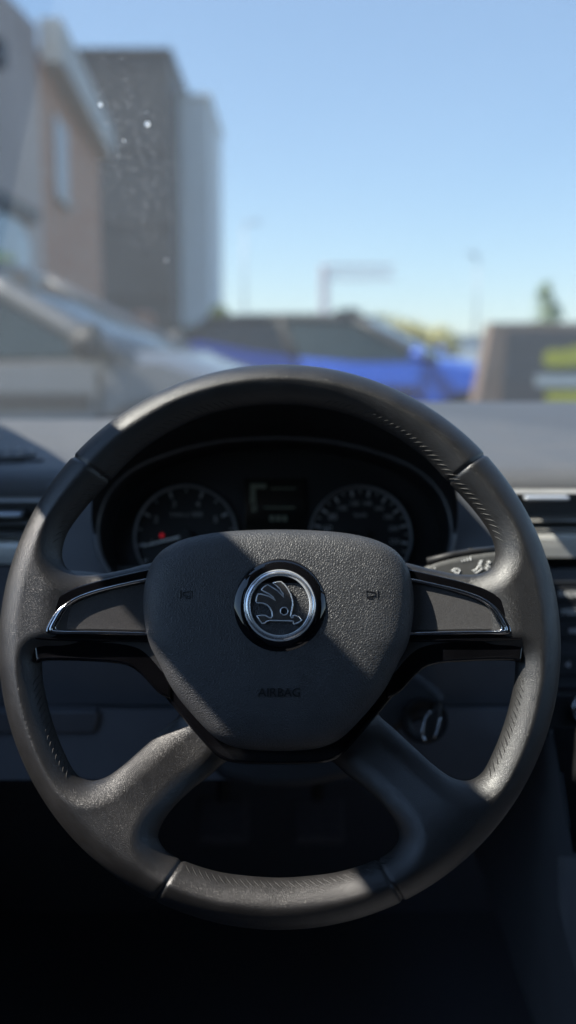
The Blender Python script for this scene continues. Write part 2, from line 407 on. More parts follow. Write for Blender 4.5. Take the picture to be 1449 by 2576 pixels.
# airbag pad: a domed, grained cover
pad_l = [(701, 1333), (600, 1336), (520, 1344), (450, 1362), (408, 1386), (383, 1416), (367, 1460), (361, 1515), (365, 1570), (377, 1622), (398, 1664), (436, 1737), (496, 1811), (545, 1858), (580, 1876), (620, 1885)]
pad_px = pad_l + [(701, 1889)] + px_mir(pad_l[1:])[::-1]
PADZ = .004
pad_o = np.array(smoothcurve(WF.poly(pad_px, PADZ), True, 8)); pc = np.array(WF(701, 1575, PADZ))
def pad_h(t): return PADZ + .0170 * (1 - t ** 11) ** .5 + .0040 * (1 - t * t) if t < 1 else PADZ
ts = [0, .08, .16, .24, .32, .4, .48, .56, .63, .70, .76, .81, .855, .89, .92, .945, .965, .98, .99, .996, 1.0]
pv = [(pc[0], pc[1], pad_h(0))]; pf = []
n = len(pad_o)
for t in ts[1:]:
    for q in pad_o: pv.append((pc[0] + (q[0] - pc[0]) * t, pc[1] + (q[1] - pc[1]) * t, pad_h(t)))
for q in pad_o: pv.append((pc[0] + (q[0] - pc[0]) * .99, pc[1] + (q[1] - pc[1]) * .99, -.012))
for i in range(n): pf.append((0, 1 + i, 1 + (i + 1) % n))
for k in range(len(ts) - 1):
    for i in range(n):
        a = 1 + k * n; pf.append((a + i, a + n + i, a + n + (i + 1) % n, a + (i + 1) % n))
pad_ob = MB().add(pv, pf).build('airbag_pad', M['pad'], wheel, 180)
def pad_at(px, py):
    """point and local slope on the pad face under an image position"""
    h = .022
    for _ in range(4):
        x, y = WF(px, py, h)
        v = np.array([x, y]) - pc; an = math.atan2(v[1], v[0])
        best = max(pad_o, key=lambda q: cos(math.atan2(q[1] - pc[1], q[0] - pc[0]) - an)); t = min(.999, np.linalg.norm(v) / np.linalg.norm(best - pc)); h = pad_h(t)
    return x, y, h
def on_pad(me, px, py, name, lift=.0003, rot=0, follow=False):
    x, y, h = pad_at(px, py); e = .004
    for v in me.vertices:
        v.co = Matrix.Rotation(rot, 3, 'Z') @ v.co
        v.co.x += x; v.co.y += y
        vv = np.array([v.co.x, v.co.y]) - pc; an = math.atan2(vv[1], vv[0])
        best = max(pad_o, key=lambda q: cos(math.atan2(q[1] - pc[1], q[0] - pc[0]) - an))
        v.co.z += pad_h(min(.999, np.linalg.norm(vv) / np.linalg.norm(best - pc))) + lift
    return link(name, me, M['letter'], pad_ob)
on_pad(text_mesh('AIRBAG', .0078, .0008), 703, 1743, 'lettering', .0005)
def strokes(lines, w, th):
    b = MB()
    for ln in lines: b.tube([(x, y, 0) for x, y in ln], w / 2, 6)
    return b.mesh('strokes')
horn = [[(-.0040, -.0026), (-.0040, .0026)], [(-.0022, -.0008), (-.0022, .0012), (.0006, .0016), (.0034, .0022), (.0034, -.0016), (.0006, -.0012), (-.0022, -.0008)], [(.0002, -.0012), (-.0004, -.0026), (.0022, -.0026), (.0026, -.0014)]]
on_pad(strokes(horn, .0007, .0004), 470, 1495, 'horn_symbol', .0001)
on_pad(strokes([[(-x, y) for x, y in l] for l in horn], .0007, .0004), 935, 1495, 'horn_symbol', .0001)

# badge
M['badge_chrome'] = mat('badge_chrome', (.66, .67, .69), .22, metal=.85, noise=(200, .1, .08)); M['glint'] = mat('edge_glint', (.80, .82, .85), .2, metal=.5, noise=(200, .05, .05)); M['arrow'] = mat('arrow_chrome', (.34, .32, .31), .18, metal=.8, noise=(300, .15, .06))  # badge edge colour is lightened to carry the bright reflection along the rims
EH = .0265
ec = WF(704, 1523, EH); em = Matrix.Translation((ec[0], ec[1], 0))
RB = 118 / FOC * .715
badge = MB().lathe([(RB * .70, EH - .004), (RB * .71, EH - .0005), (RB * .76, EH + .0008), (RB * .85, EH + .0004), (RB * .94, EH - .0014), (RB * .985, EH - .0034), (RB, EH - .009), (RB * .98, EH - .02), (.001, EH - .02)], 96, em).build('badge', M['gloss'], wheel, 40)
RC = 86 / FOC * .712
MB().lathe([(RC * .855, EH - .003), (RC * .875, EH + .0004), (RC * .92, EH + .0016), (RC * .97, EH + .0012), (RC * 1.0, EH - .0004), (RC * 1.0, EH - .003)], 96, em).build('chrome_ring', M['badge_chrome'], badge, 60)
er = MB()
for rr, zz in ((RC * .870, EH + .0002), (RC * .995, EH + .0004)): er.tube([(ec[0] + rr * cos(a), ec[1] + rr * sin(a), zz) for a in np.linspace(0, 2 * pi, 80, endpoint=False)], .00065, 8, True)
er.build('ring_edge', M['glint'], badge, 180)
MB().lathe([(.0001, EH - .0022), (RC * .87, EH - .0022)], 64, em).build('badge_field', M['gloss'], badge)
bz = [(640, 458), (690, 448), (735, 445), (775, 475), (820, 530), (855, 600), (875, 670), (878, 720), (868, 780), (850, 855), (862, 880), (885, 876), (880, 852), (905, 850), (950, 868), (988, 905), (950, 935), (892, 956), (885, 950), (885, 920), (860, 916), (720, 915), (600, 912), (560, 925), (540, 945), (505, 945), (475, 905), (445, 855), (500, 850), (545, 850), (590, 875), (617, 880), (632, 860), (628, 810), (605, 760), (570, 725), (520, 705), (440, 695), (436, 680), (445, 630), (460, 593), (505, 595), (590, 620), (672, 668), (640, 630), (590, 590), (505, 547), (500, 540), (530, 508), (575, 480), (610, 500), (690, 550), (773, 630), (755, 580), (720, 530), (680, 490)]
bpx = [((880 + x * .33126) / 1.59, (2180 + y * .33126) / 1.59) for x, y in bz]
eye = [((880 + (775 + 46 * cos(a)) * .33126) / 1.59, (2180 + (800 + 46 * sin(a)) * .33126) / 1.59) for a in np.linspace(0, 2 * pi, 24, endpoint=False)]
bl = WF.poly(bpx, EH); ey = WF.poly(eye, EH)
plate('winged_arrow', [bl, ey], EH + .0006, .0024, .0004, M['arrow'], badge)
ed = MB(); ed.tube([(x, y, EH + .0004) for x, y in bl], .00050, 6, True); ed.tube([(x, y, EH + .0004) for x, y in ey], .00045, 6, True)
ed.build('arrow_edge', M['glint'], badge, 180)

# ------------------------------------------------------------------ instrument cluster
KF = Frame(at_y(690, 1340, .985), 17)
clus = thing('instrument_cluster', 'black instrument cluster with two round gauges behind the steering wheel', 'instrument cluster', KF.m)
oval_l = [(690, 1100), (560, 1108), (430, 1138), (330, 1182), (272, 1240), (248, 1300), (244, 1350), (258, 1410), (295, 1462), (360, 1500), (500, 1525)]
def kmir(p): return [(2 * 691 - x, y) for x, y in p]
oval_px = oval_l + [(691, 1530)] + kmir(oval_l[1:])[::-1]
oval = KF.poly(smoothcurve(oval_px, True, 5), 0)
oc = KF(691, 1320)
t = MB(); nn = len(oval)
rings = [(1.0, .004), (.985, .002), (.965, -.02), (.95, -.040)]
for sc_, z in rings: t.v += [(oc[0] + (x - oc[0]) * sc_, oc[1] + (y - oc[1]) * sc_, z) for x, y in oval]
for k in range(len(rings) - 1):
    for i in range(nn): t.f.append((k * nn + i, k * nn + (i + 1) % nn, (k + 1) * nn + (i + 1) % nn, (k + 1) * nn + i))
t.f.append(tuple(range((len(rings) - 1) * nn, len(rings) * nn)))
t.build('gauge_housing', M['dark'], clus, 40)
MB().tube([(x, y, .003) for x, y in oval], .0032, 8, True).build('bezel', mat('bezel_plastic', (.10, .105, .115), .3, noise=(80, .1)), clus, 180)
# hooded visor over the gauges
VL = .17
lip = smoothcurve([(236, 1345), (232, 1300), (238, 1235), (262, 1160), (330, 1080), (430, 1015), (560, 975), (691, 962)], False, 6)
lip = lip + kmir(lip[:-1])[::-1]
upper = smoothcurve([(244, 1350), (248, 1300), (272, 1240), (330, 1182), (430, 1138), (560, 1108), (691, 1100)], False, 6)
upper = upper + kmir(upper[:-1])[::-1]
vb = MB(); k = len(lip)
def taper(i, n_): return min(1, 3.2 * min(i, n_ - 1 - i) / (n_ - 1)) ** .7
lip = [tuple(np.array(lip[0])) if False else q for q in lip]
def resample(P, n_):
    P = np.array(P); c = np.concatenate([[0], np.cumsum(np.linalg.norm(np.diff(P, axis=0), axis=1))]); t = np.linspace(0, c[-1], n_)
    return list(zip(np.interp(t, c, P[:, 0]), np.interp(t, c, P[:, 1])))
lip = resample(lip, 73); upper = resample(upper, 73); k = 73
inn = [KF.p3(x, y, .003) for x, y in upper]; fr = [KF.p3(x, y, .004 + VL * taper(i, k)) for i, (x, y) in enumerate(lip)]
def grow(P, q, dz): return [Vector((oc[0] + (p.x - oc[0]) * (1 + (q - 1) * taper(i, k)), oc[1] + (p.y - oc[1]) * (1 + (q - 1) * taper(i, k)), p.z + dz * taper(i, k))) for i, p in enumerate(P)]
layers = [inn, [a_.lerp(b_, .5) for a_, b_ in zip(inn, fr)], fr, grow(fr, 1.008, .004), grow(fr, 1.022, .001), grow(fr, 1.03, -.04), grow(inn, 1.13, -.02)]
for L_ in layers: vb.v += [tuple(p) for p in L_]
for a in range(len(layers) - 1):
    for i in range(k - 1): vb.f.append((a * k + i, a * k + i + 1, (a + 1) * k + i + 1, (a + 1) * k + i))
vb.build('visor', M['dark'], clus, 50)
GH = -.036
def gauge(cx, cy, rp, nums, lab, ang0, ang1, needle=None, ticks=1):
    c = KF.p3(cx, cy, GH); R = rp / FOC * .965
    g = MB().lathe([(R * .955, GH + .0006), (R * .965, GH + .004), (R * .985, GH + .0055), (R * 1.0, GH + .004), (R * 1.01, GH)], 72, Matrix.Translation((c.x, c.y, 0))).build('gauge', mat('gauge_ring', (.50, .51, .54), .35, metal=.5, noise=(90, .1)), clus, 60)
    b = MB(); N_ = (len(nums) - 1) * 2
    for i in range(N_ + 1):
        a = ang0 + (ang1 - ang0) * i / N_; l = .79 if i % 2 == 0 else .86; w = .0011 if i % 2 == 0 else .0006
        e = Vector((cos(a), sin(a), 0)); o = Vector((-sin(a), cos(a), 0)) * w
        p = [Vector((c.x, c.y, GH + .0008)) + e * R * q for q in (l, .93)]
        b.prism([p[0] - o, p[0] + o, p[1] + o, p[1] - o], (0, 0, .0003))
    b.build('scale_marks', M['grey_print'], g)
    me_all = bmesh.new()
    for i, s in enumerate(nums):
        a = ang0 + (ang1 - ang0) * i / (len(nums) - 1); me = text_mesh(s, R * (.17 if len(s) < 3 else .13), .0003)
        me.transform(Matrix.Translation((c.x + cos(a) * R * .66, c.y + sin(a) * R * .66, GH + .001))); me_all.from_mesh(me); bpy.data.meshes.remove(me)
    me = text_mesh(lab, R * .12, .0003); me.transform(Matrix.Translation((c.x, c.y + R * .42, GH + .001))); me_all.from_mesh(me); bpy.data.meshes.remove(me)
    m2 = bpy.data.meshes.new('numerals'); me_all.to_mesh(m2); me_all.free(); link('numerals', m2, M['grey_print'], g)
    MB().lathe([(.0001, GH + .008), (R * .10, GH + .008), (R * .115, GH + .006), (R * .12, GH)], 32, Matrix.Translation((c.x, c.y, 0))).build('needle_cap', M['dark'], g, 40)
    if needle is not None:
        e = Vector((cos(needle), sin(needle), 0)); o = Vector((-e.y, e.x, 0)); p0 = Vector((c.x, c.y, GH + .0045))
        MB().prism([p0 + e * R * .1 - o * .0011, p0 + e * R * .1 + o * .0011, p0 + e * R * .84 + o * .0005, p0 + e * R * .84 - o * .0005], (0, 0, .0012)).build('needle', M['white'], g)
    return g
ga = gauge(467, 1349, 140, ['0', '1', '2', '3', '4', '5', '6', '7'], '1/min x 1000', radians(232), radians(-52), radians(194))
ga_l = KF.p3(407, 1347, GH + .006); MB().lathe([(.0001, .0012), (.0015, .001), (.0020, 0)], 20, Matrix.Translation(ga_l)).build('warning_lamp', mat('red_warning_lamp', (.5, .01, .02), .4, noise=(200, .1), emit=((.9, .02, .04), .12)), ga)
gauge(907, 1350, 139, [str(v) for v in range(0, 261, 20)], 'km/h', radians(232), radians(-52), radians(232))
dsp = plate('display', [KF.poly([(615, 1205), (768, 1205), (768, 1340), (615, 1340)], GH)], GH + .002, .002, .0004, mat('display_glass', (.006, .007, .006), .15, noise=(50, .2)), clus)
b = MB()
def kbox(b, x0, y0, x1, y1):
    p = [KF(x, y, GH) for x, y in ((x0, y0), (x1, y0), (x1, y1), (x0, y1))]; b.prism([(x, y, GH + .0022) for x, y in p], (0, 0, .0004))
for q in ((630, 1218, 643, 1268), (643, 1218, 670, 1230), (634, 1272, 646, 1288), (680, 1228, 745, 1231), (664, 1276, 742, 1280), (678, 1298, 690, 1312), (694, 1298, 706, 1312), (710, 1298, 722, 1312)): kbox(b, *q)
b.build('display_segments', M['lcd'], dsp)

# ------------------------------------------------------------------ dashboard
dash = thing('dashboard', 'dark grey dashboard with silver trim strip running under the windscreen', 'dashboard')
def zd(py, y): return at_y(CX, py, y).z
YF = 1.05; ZF = zd(1190, YF)
tv = MB(); xs = np.linspace(-.50, 1.20, 35)
def far_z(x): return zd(1005, 1.75) - .028 * float(sstep(-.05, -.30, x)) if False else zd(1005, 1.75) - .030 * min(1, max(0, (-.02 - x) / .25))
rows = [(YF + .012, -.060), (YF, -.018), (YF + .006, -.006), (YF + .02, 0.0)]
ys = [YF + .02, 1.12, 1.2, 1.3, 1.4, 1.5, 1.6, 1.68, 1.73, 1.76, 1.80]
grid = []
for dy, dz in rows[:3]: grid.append([(x, dy, ZF + dz) for x in xs])
for y in ys:
    r = []
    for x in xs:
        u = (y - YF) / (1.75 - YF); z = ZF + (far_z(x) - ZF) * min(u, 1) + .012 * sin(pi * min(u, 1)) - max(0, y - 1.72) * 1.2
        r.append((x, y, z))
    grid.append(r)
for r in grid: tv.v += r
for a in range(len(grid) - 1):
    for i in range(len(xs) - 1):
        q = a * len(xs) + i; tv.f.append((q, q + 1, q + 1 + len(xs), q + len(xs)))
tv.build('dash_top', M['dash'], dash, 60)
for x0 in (-.505, 1.16): MB().prism([(x0, 1.06, .20), (x0, 1.80, .20), (x0, 1.80, ZF + .02), (x0, 1.07, ZF - .004)], (.02, 0, 0)).build('end_panel', M['lower'], dash)
# front faces: recess, surround panels, lower panel
def wall(b, pts_px, y0, thick=.02):
    """an upright panel traced at distance y0, thickened away from the driver"""
    b.prism([at_y(x, y, y0) for x, y in pts_px], (0, thick, 0)); return b
wall(MB(), [(-260, 1196), (1700, 1196), (1700, 1480), (-260, 1480)], 1.085, .02).build('recess_panel', M['dark'], dash)
# grey surround beside the gauges with an oval opening
sur = [(118, 1215), (215, 1215), (262, 1120), (420, 1060), (962, 1060), (1120, 1120), (1167, 1215), (1262, 1215), (1262, 1470), (800, 1545), (580, 1545), (118, 1470)]
me = curve_mesh([KF.poly(sur, -.004), [(oc[0] + (x - oc[0]) * 1.005, oc[1] + (y - oc[1]) * 1.005) for x, y in oval][::-1]], .012, .001)
me.transform(Matrix.Translation((0, 0, -.004))); me.transform(KF.m)
link('gauge_surround', me, M['fascia'], dash, 35)
# silver strip under the vents, rounded top edge
def strip(px0, px1, yl, yr, h, y0):
    b = MB(); n_ = 14; prof = [(-.000, .010), (-.004, .008), (-.0055, .004), (-.006, -.004), (-.006, -h), (.006, -h - .001), (.012, -h), (.012, .010)]
    a = at_y(px0, yl, y0); c = at_y(px1, yr, y0)
    b.add([a + Vector((0, d, z)) for d, z in prof] + [c + Vector((0, d, z)) for d, z in prof], [(i, i + 1, i + 9, i + 8) for i in range(7)] + [tuple(range(8)), tuple(range(15, 7, -1))])
    return b
strip(1255, 1900, 1364, 1364, .014, 1.04).build('trim_strip', M['silver'], dash)
strip(-500, 130, 1392, 1384, .012, 1.04).build('trim_strip', M['silver'], dash)
lp = MB(); LY = 1.0
A = [at_y(x, y, LY) for x, y in ((-420, 1425), (1378, 1425))]; Bp = [at_y(x, y, LY) for x, y in ((-420, 1772), (1340, 1772))]; Cp = [at_y(x, y, .985) for x, y in ((-420, 1785), (1340, 1785))]; Dp = [at_y(x, y, .96) for x, y in ((-420, 1962), (1260, 1962))]
lp.add([A[0], A[1], Bp[0], Bp[1], Bp[0] + Vector((0, .004, -.002)), Bp[1] + Vector((0, .004, -.002)), Cp[0], Cp[1], Dp[0], Dp[1], Dp[0] + Vector((0, .3, .03)), Dp[1] + Vector((0, .3, .03))], [(0, 1, 3, 2), (2, 3, 5, 4), (4, 5, 7, 6), (6, 7, 9, 8), (8, 9, 11, 10)])
low = lp.build('lower_panel', M['lower'], dash)
plate_pts = [(-60, 1790), (240, 1790), (246, 1800), (240, 1838), (228, 1846), (-60, 1846)]
MB().prism([at_y(x, y, .972) for x, y in plate_pts], (0, .02, 0)).build('storage_handle', M['lower'], low, bevel=.003)

# vents
M['tab'] = mat('satin_tab', (.62, .66, .72), .3, metal=.4, noise=(80, .05))
def vent(px0, px1, yc, ys, tab, label, sg, top):
    """horizontal slatted vent: frame, slats, chrome tab"""
    o = thing('air_vent', label, 'air vent', group='air vents along the dashboard')
    y0 = 1.062
    f = MB()
    f.box(at_y(px0, 0, y0).__class__((at_y(px0, yc, y0).x, y0 + .018, at_y(px0, top[1], y0).z)), (at_y(px1, yc, y0).x, y0 + .024, at_y(px0, top[0], y0).z))
    f.build('vent_housing', M['dark'], o)
    for py, hpx, m_ in ys:
        a = at_y(px0, py, y0 - .024); c = at_y(px1, py, y0 - .024); h = hpx / FOC * y0 / 2
        MB().prism([(a.x, y0 - .024, a.z - h), (a.x, y0 - .026, a.z), (a.x, y0 - .024, a.z + h), (a.x, y0 + .015, a.z + h + .004), (a.x, y0 + .015, a.z - h + .004)], (c.x - a.x, 0, 0)).build('slat', m_, o, bevel=.0006)
    x0, x1, py, h = tab
    a = at_y(x0, py, y0 - .034); c = at_y(x1, py, y0 - .034); hh = h / FOC * 1.04 / 2
    MB().box((a.x, y0 - .036, a.z - hh), (c.x, y0 - .010, a.z + hh)).build('tab', M['tab'], o, 40, bevel=.0015)
    return o
M['slat'] = mat('vent_slat', (.30, .295, .28), .4, noise=(60, .1, .05))
vent(1245, 1640, 1290, [(1241, 5, M['slat']), (1311, 7, M['slat']), (1333, 7, M['slat']), (1352, 4, M['slat'])], (1322, 1432, 1254, 10), 'centre air vent with chrome tab right of the steering wheel', 1, (1205, 1356))
vent(-330, 140, 1290, [(1262, 4, M['slat']), (1318, 4, M['slat']), (1348, 7, M['slat']), (1372, 4, M['slat'])], (-120, 52, 1296, 11), 'side air vent with chrome tab at the left end of the dashboard', -1, (1215, 1385))
# demister grille on the left end of the dash top
dg_ = thing('air_vent', 'demister slot with dark fins on the far left dashboard top', 'air vent', group='air vents along the dashboard')
def on_dash(px, py):
    d = ray(px, py)
    for _ in range(1): 
        lo, hi = 1.06, 1.75
        for _ in range(40):
            y = (lo + hi) / 2; P = CAM + d * (y / d.y); u = (y - YF) / (1.75 - YF); z = ZF + (far_z(P.x) - ZF) * u + .012 * sin(pi * u)
            if P.z > z: lo = y
            else: hi = y
    return CAM + d * (y / d.y)
q = [on_dash(x, y) for x, y in smoothcurve([(-90, 1132), (0, 1134), (60, 1139), (100, 1150), (112, 1160), (60, 1163), (-90, 1163)], True, 3)]
MB().prism([p + Vector((0, 0, -.004)) for p in q], (0, 0, .0075)).build('grille_frame', M['dash'], dg_, bevel=.0015)
q = [on_dash(x, y) + Vector((0, 0, .0045)) for x, y in smoothcurve([(-80, 1143), (0, 1144), (60, 1147), (88, 1153), (92, 1158), (-80, 1159)], True, 3)]
MB().prism(q, (0, 0, .002)).build('slot', M['dark'], dg_)
for k_ in range(5):
    x = -60 + k_ * 32
    a = on_dash(x - 6, 1159); b_ = on_dash(x + 14, 1144)
    MB().tube([a + Vector((0, 0, .0066)), b_ + Vector((0, 0, .0072))], .0016, 6).build('fin', M['fascia'], dg_, 180)

# steering column with key
SF = Frame(at_y(700, 1800, .93), 18)
colm = thing('steering_column', 'dark plastic steering column shroud behind the steering wheel', 'steering column', SF.m)
M['shroud'] = mat('shroud_plastic', (.022, .023, .026), .6, noise=(40, .1))
sh = [(440, 1500), (960, 1500), (1000, 1640), (1110, 1735), (1122, 1760), (1095, 1800), (1010, 1832), (870, 1960), (560, 1960), (480, 1830)]
plate('shroud', [SF.poly(smoothcurve(sh, True, 3), 0)], 0, .09, .008, M['shroud'], colm)
lk = SF.p3(1062, 1800, .0)
MB().lathe([(.012, 0), (.017, .004), (.020, .004), (.021, 0), (.021, -.01)], 40, Matrix.Translation((lk.x + .002, lk.y - .004, .002))).build('ignition_lock', M['dark'], colm, 40)
key = thing('car_key', 'black car key with chrome edges standing in the ignition lock', 'key', SF.m)
kb = SF.p3(1081, 1826, .012)
def kp(x, y, h=.02): return SF.p3(x, y, h)
bow = smoothcurve([(1106, 1762), (1092, 1778), (1076, 1800), (1066, 1830), (1064, 1856), (1074, 1868), (1092, 1860), (1102, 1830), (1110, 1796)], True, 3)
plate('key_bow', [SF.poly(bow, .022)], .026, .010, .003, M['dark'], key)
e1 = [kp(x, y, .0255) for x, y in smoothcurve([(1082, 1790), (1072, 1805), (1066, 1828), (1063, 1850), (1069, 1864)], False, 4)]
e2 = [kp(x, y, .0255) for x, y in smoothcurve([(1107, 1806), (1104, 1826), (1098, 1846), (1092, 1854)], False, 4)]
for e_ in (e1, e2):
    MB().tube(e_, .0012, 6).build('chrome_edge', M['chrome'], key, 180)
a = kp(1095, 1775, .004); MB().box((a.x - .004, a.y - .003, -.01), (a.x + .003, a.y + .003, .022)).build('key_blade', M['darkchrome'], key)

# stalks
def stalk(frame, pts, th, label, name):
    o = thing(name, label, 'stalk', frame.m, 'control stalks on the steering column')
    bd = plate('stalk_body', [frame.poly(smoothcurve(pts, True, 4), 0)], 0, th, .0042, M['stalk'], o)
    return o, bd
TF = Frame(at_y(1160, 1420, .80), 14)
wst, wbd = stalk(TF, [(960, 1470), (1040, 1443), (1090, 1416), (1140, 1402), (1240, 1386), (1290, 1384), (1296, 1420), (1285, 1462), (1200, 1480), (1080, 1490)], .014, 'wiper stalk with white symbols, lit by the sun, right of the wheel hub', 'wiper_stalk')
MB().tube([TF.p3(x, y, -.004) for x, y in ((1075, 1413), (1140, 1397), (1190, 1389), (1290, 1379))], .0032, 8).build('rocker_edge', M['dark'], wst, 180)
MB().box(*[Vector(p) for p in ((TF(1186, 1384)[0] - .0015, TF(1186, 1384)[1] - .001, -.006), (TF(1186, 1384)[0] + .0015, TF(1186, 1384)[1] + .0016, -.002))]).build('switch', M['stalk'], wst)
def ic(polys, name='symbol'):
    me = curve_mesh([TF.poly(p, .0004) for p in polys], .0003); me.transform(Matrix.Translation((0, 0, .0004))); link(name, me, M['white'], wst)
def tline(lines, w=.00055):
    b = MB()
    for l in lines: b.tube([TF.p3(x, y, .0002) for x, y in l], w, 5)
    b.build('symbol', M['white'], wst)
def zz(x, y): return ((1600 + x * .37957) / 1.59, (2150 + y * .37957) / 1.59)
def drop(x, y, s): return [zz(x + s * cos(a) * 8, y - s * (sin(a) * 9 if sin(a) < 0 else (sin(a) ** 1 * 22 if abs(cos(a)) < .35 else sin(a) * 9))) for a in np.linspace(0, 2 * pi, 20, endpoint=False)]
for x, y, s in ((655, 250, .8), (680, 244, .95), (710, 236, 1.2), (742, 228, 1.5)): ic([drop(x, y, s)])
ic([[zz(845, 237), zz(873, 237), zz(852, 288), zz(820, 288)]])
ic([[zz(362, 308), zz(380, 332), zz(356, 328)]])
tline([[zz(*p) for p in l] for l in ([(822, 300), (806, 335), (765, 350), (800, 374), (838, 350), (876, 322), (846, 322), (856, 302), (822, 300)],
      [(545, 352), (575, 330), (605, 330), (630, 340), (615, 378), (585, 374), (590, 360), (545, 352)], [(556, 348), (585, 376)],
      [(930, 252), (945, 250), (950, 262), (940, 270), (928, 266), (926, 258), (930, 252)], [(905, 290), (925, 285), (932, 300), (915, 310)], [(940, 300), (948, 315)], [(895, 318), (915, 318), (925, 330)], [(900, 330), (925, 345)])])
TL = Frame(at_y(240, 1440, .80), 14)
stalk(TL, [(110, 1432), (180, 1436), (240, 1440), (330, 1452), (440, 1470), (440, 1500), (300, 1480), (110, 1456)], .012, 'indicator stalk, only a dark sliver showing left of the wheel hub', 'indicator_stalk')

# radio and climate panel
RF = Frame(at_y(1500, 1580, 1.03), 14)
radio = thing('radio', 'black car radio with RADIO and MEDIA buttons right of the steering wheel', 'radio', RF.m)
plate('radio_body', [RF.poly([(1345, 1425), (2050, 1425), (2050, 1735), (1345, 1735)])], 0, .03, .003, mat('radio_plastic', (.045, .048, .054), .4, noise=(60, .1)), radio)
plate('radio_top_band', [RF.poly([(1350, 1430), (2045, 1430), (2045, 1466), (1350, 1466)], .004)], .004, .006, .001, M['fascia'], radio)
for k_, (yy, tx, xx) in enumerate(((1495, 'RADIO', 1405), (1540, 'MEDIA', 1413), (1587, 'PHONE', 1421))):
    bt = plate('button', [RF.poly([(1356, yy - 19), (1520, yy - 19), (1520, yy + 19), (1356, yy + 19)], .003)], .0035, .006, .0012, mat('button_plastic', (.022, .023, .026), .45, noise=(60, .1)), radio)
    if tx != 'PHONE':
        me = text_mesh(tx, .0082, .0003, 'LEFT'); p = RF.p3(xx, yy, .004); me.transform(Matrix.Translation((p.x, p.y, .0039))); link('lettering', me, M['white'], bt)
    else:
        b = MB(); p = RF.p3(1432, yy, .004); b.box((p.x, p.y - .002, .0036), (p.x + .004, p.y + .002, .0040)); q = RF.p3(1446, yy, .004); b.box((q.x, q.y - .003, .0036), (q.x + .006, q.y + .003, .0040)); b.build('symbol', M['grey_print'], bt)
bt = plate('button', [RF.poly([(1356, 1645), (1520, 1645), (1520, 1700), (1356, 1700)], .003)], .0035, .006, .0012, mat('button_plastic', (.022, .023, .026), .45, noise=(60, .1)), radio)
ic_ = [RF.p3(x, y, .004) for x, y in ((1421, 1672), (1434, 1664), (1434, 1680))]
MB().prism([(p.x, p.y, .0036) for p in ic_], (0, 0, .0004)).build('symbol', M['grey_print'], bt)
HF = Frame(at_y(1500, 1790, 1.0), 16)
clim = thing('climate_panel', 'black climate control panel with a chrome ringed knob', 'climate panel', HF.m)
plate('panel', [HF.poly([(1345, 1742), (2050, 1742), (2050, 1900), (1400, 1900), (1352, 1800)])], 0, .03, .004, M['dark'], clim)
kc = HF.p3(1467, 1780, .0)
knob = MB().lathe([(.0001, .016), (.0125, .016), (.0138, .0145), (.0145, 0)], 48, Matrix.Translation((kc.x, kc.y, 0))).build('knob', M['dark'], clim, 40)
MB().lathe([(.0120, .0158), (.0132, .0170), (.0146, .0162), (.0150, .013)], 48, Matrix.Translation((kc.x, kc.y, 0))).build('knob_ring', M['chrome'], knob, 60)

# centre console
cons = thing('centre_console', 'dark grey centre console and tunnel side right of the footwell', 'console')
def flat(pts, x, th): return MB().prism([at_x(px, py, x) for px, py in pts], (th, 0, 0))
flat([(1372, 1832), (1392, 1832), (1450, 2120), (1600, 2300), (1600, 2900), (1462, 2900), (1345, 2590), (1262, 2350), (1197, 2165), (1187, 2125), (1250, 1985)], .250, .14).build('tunnel_side', M['console'], cons, bevel=.006)
flat([(1388, 1830), (1406, 1930), (1441, 2145), (1600, 2165), (1600, 1830)], .2455, .0030).build('console_front', M['dark'], cons)
flat([(1404, 2155), (1600, 2172), (1600, 2900), (1560, 2760), (1480, 2560), (1420, 2340), (1404, 2270)], .2462, .0030).build('console_flank', mat('console_flank_plastic', (.34, .345, .355), .6, noise=(30, .1)), cons)
flat([(1405, 1945), (1411, 1945), (1432, 2080), (1426, 2080)], .2445, .001).build('trim_seam', M['lower'], cons)
# pedals
def pedal(px, py, w, h, label, y):
    o = thing('pedal', label, 'pedal', group='pedals in the footwell')
    c = at_y(px, py, y); m_ = Matrix.Translation(c) @ Matrix.Rotation(radians(-38), 4, 'X')
    MB().box((-w, -.008, -h), (w, .008, h), m_).build('pedal_pad', M['flexgrey'], o, bevel=.006)
    rb = MB()
    for i in range(4): rb.box((-w * .8, -.011, -h * .75 + i * h * .45), (w * .8, -.008, -h * .75 + i * h * .45 + h * .18), m_)
    rb.build('rubber_ribs', M['flexgrey'], o)
    MB().tube([c + Vector((0, .01, .02)), c + Vector((0, .12, .12)), c + Vector((0, .2, .26))], .008, 8).build('pedal_arm', M['dark'], o, 180)
pedal(560, 2065, .034, .030, 'left grey rubber pedal seen through the lower wheel opening', 1.36)
pedal(800, 2065, .034, .030, 'right grey rubber pedal seen through the lower wheel opening', 1.36)

# ------------------------------------------------------------------ the car's own shell
SUN = Vector((-.641, -.100, .761)).normalized()
car = thing('car_cabin', 'car cabin shell seen from inside: windscreen, roof, pillars, doors and floor', 'car')
def wp(px, py, h=.006):
    a = WF(px, py, h); return WF.m @ Vector((a[0], a[1], h))
def edge(a, b, ta, tb, y0, y1):
    p = wp(*a) + SUN * ta; q = wp(*b) + SUN * tb; d = q - p
    return p + d * ((y0 - p.y) / d.y), p + d * ((y1 - p.y) / d.y)
i0, i1 = edge((270, 1055), (895, 1680), .46, .72, 1.62, .44)
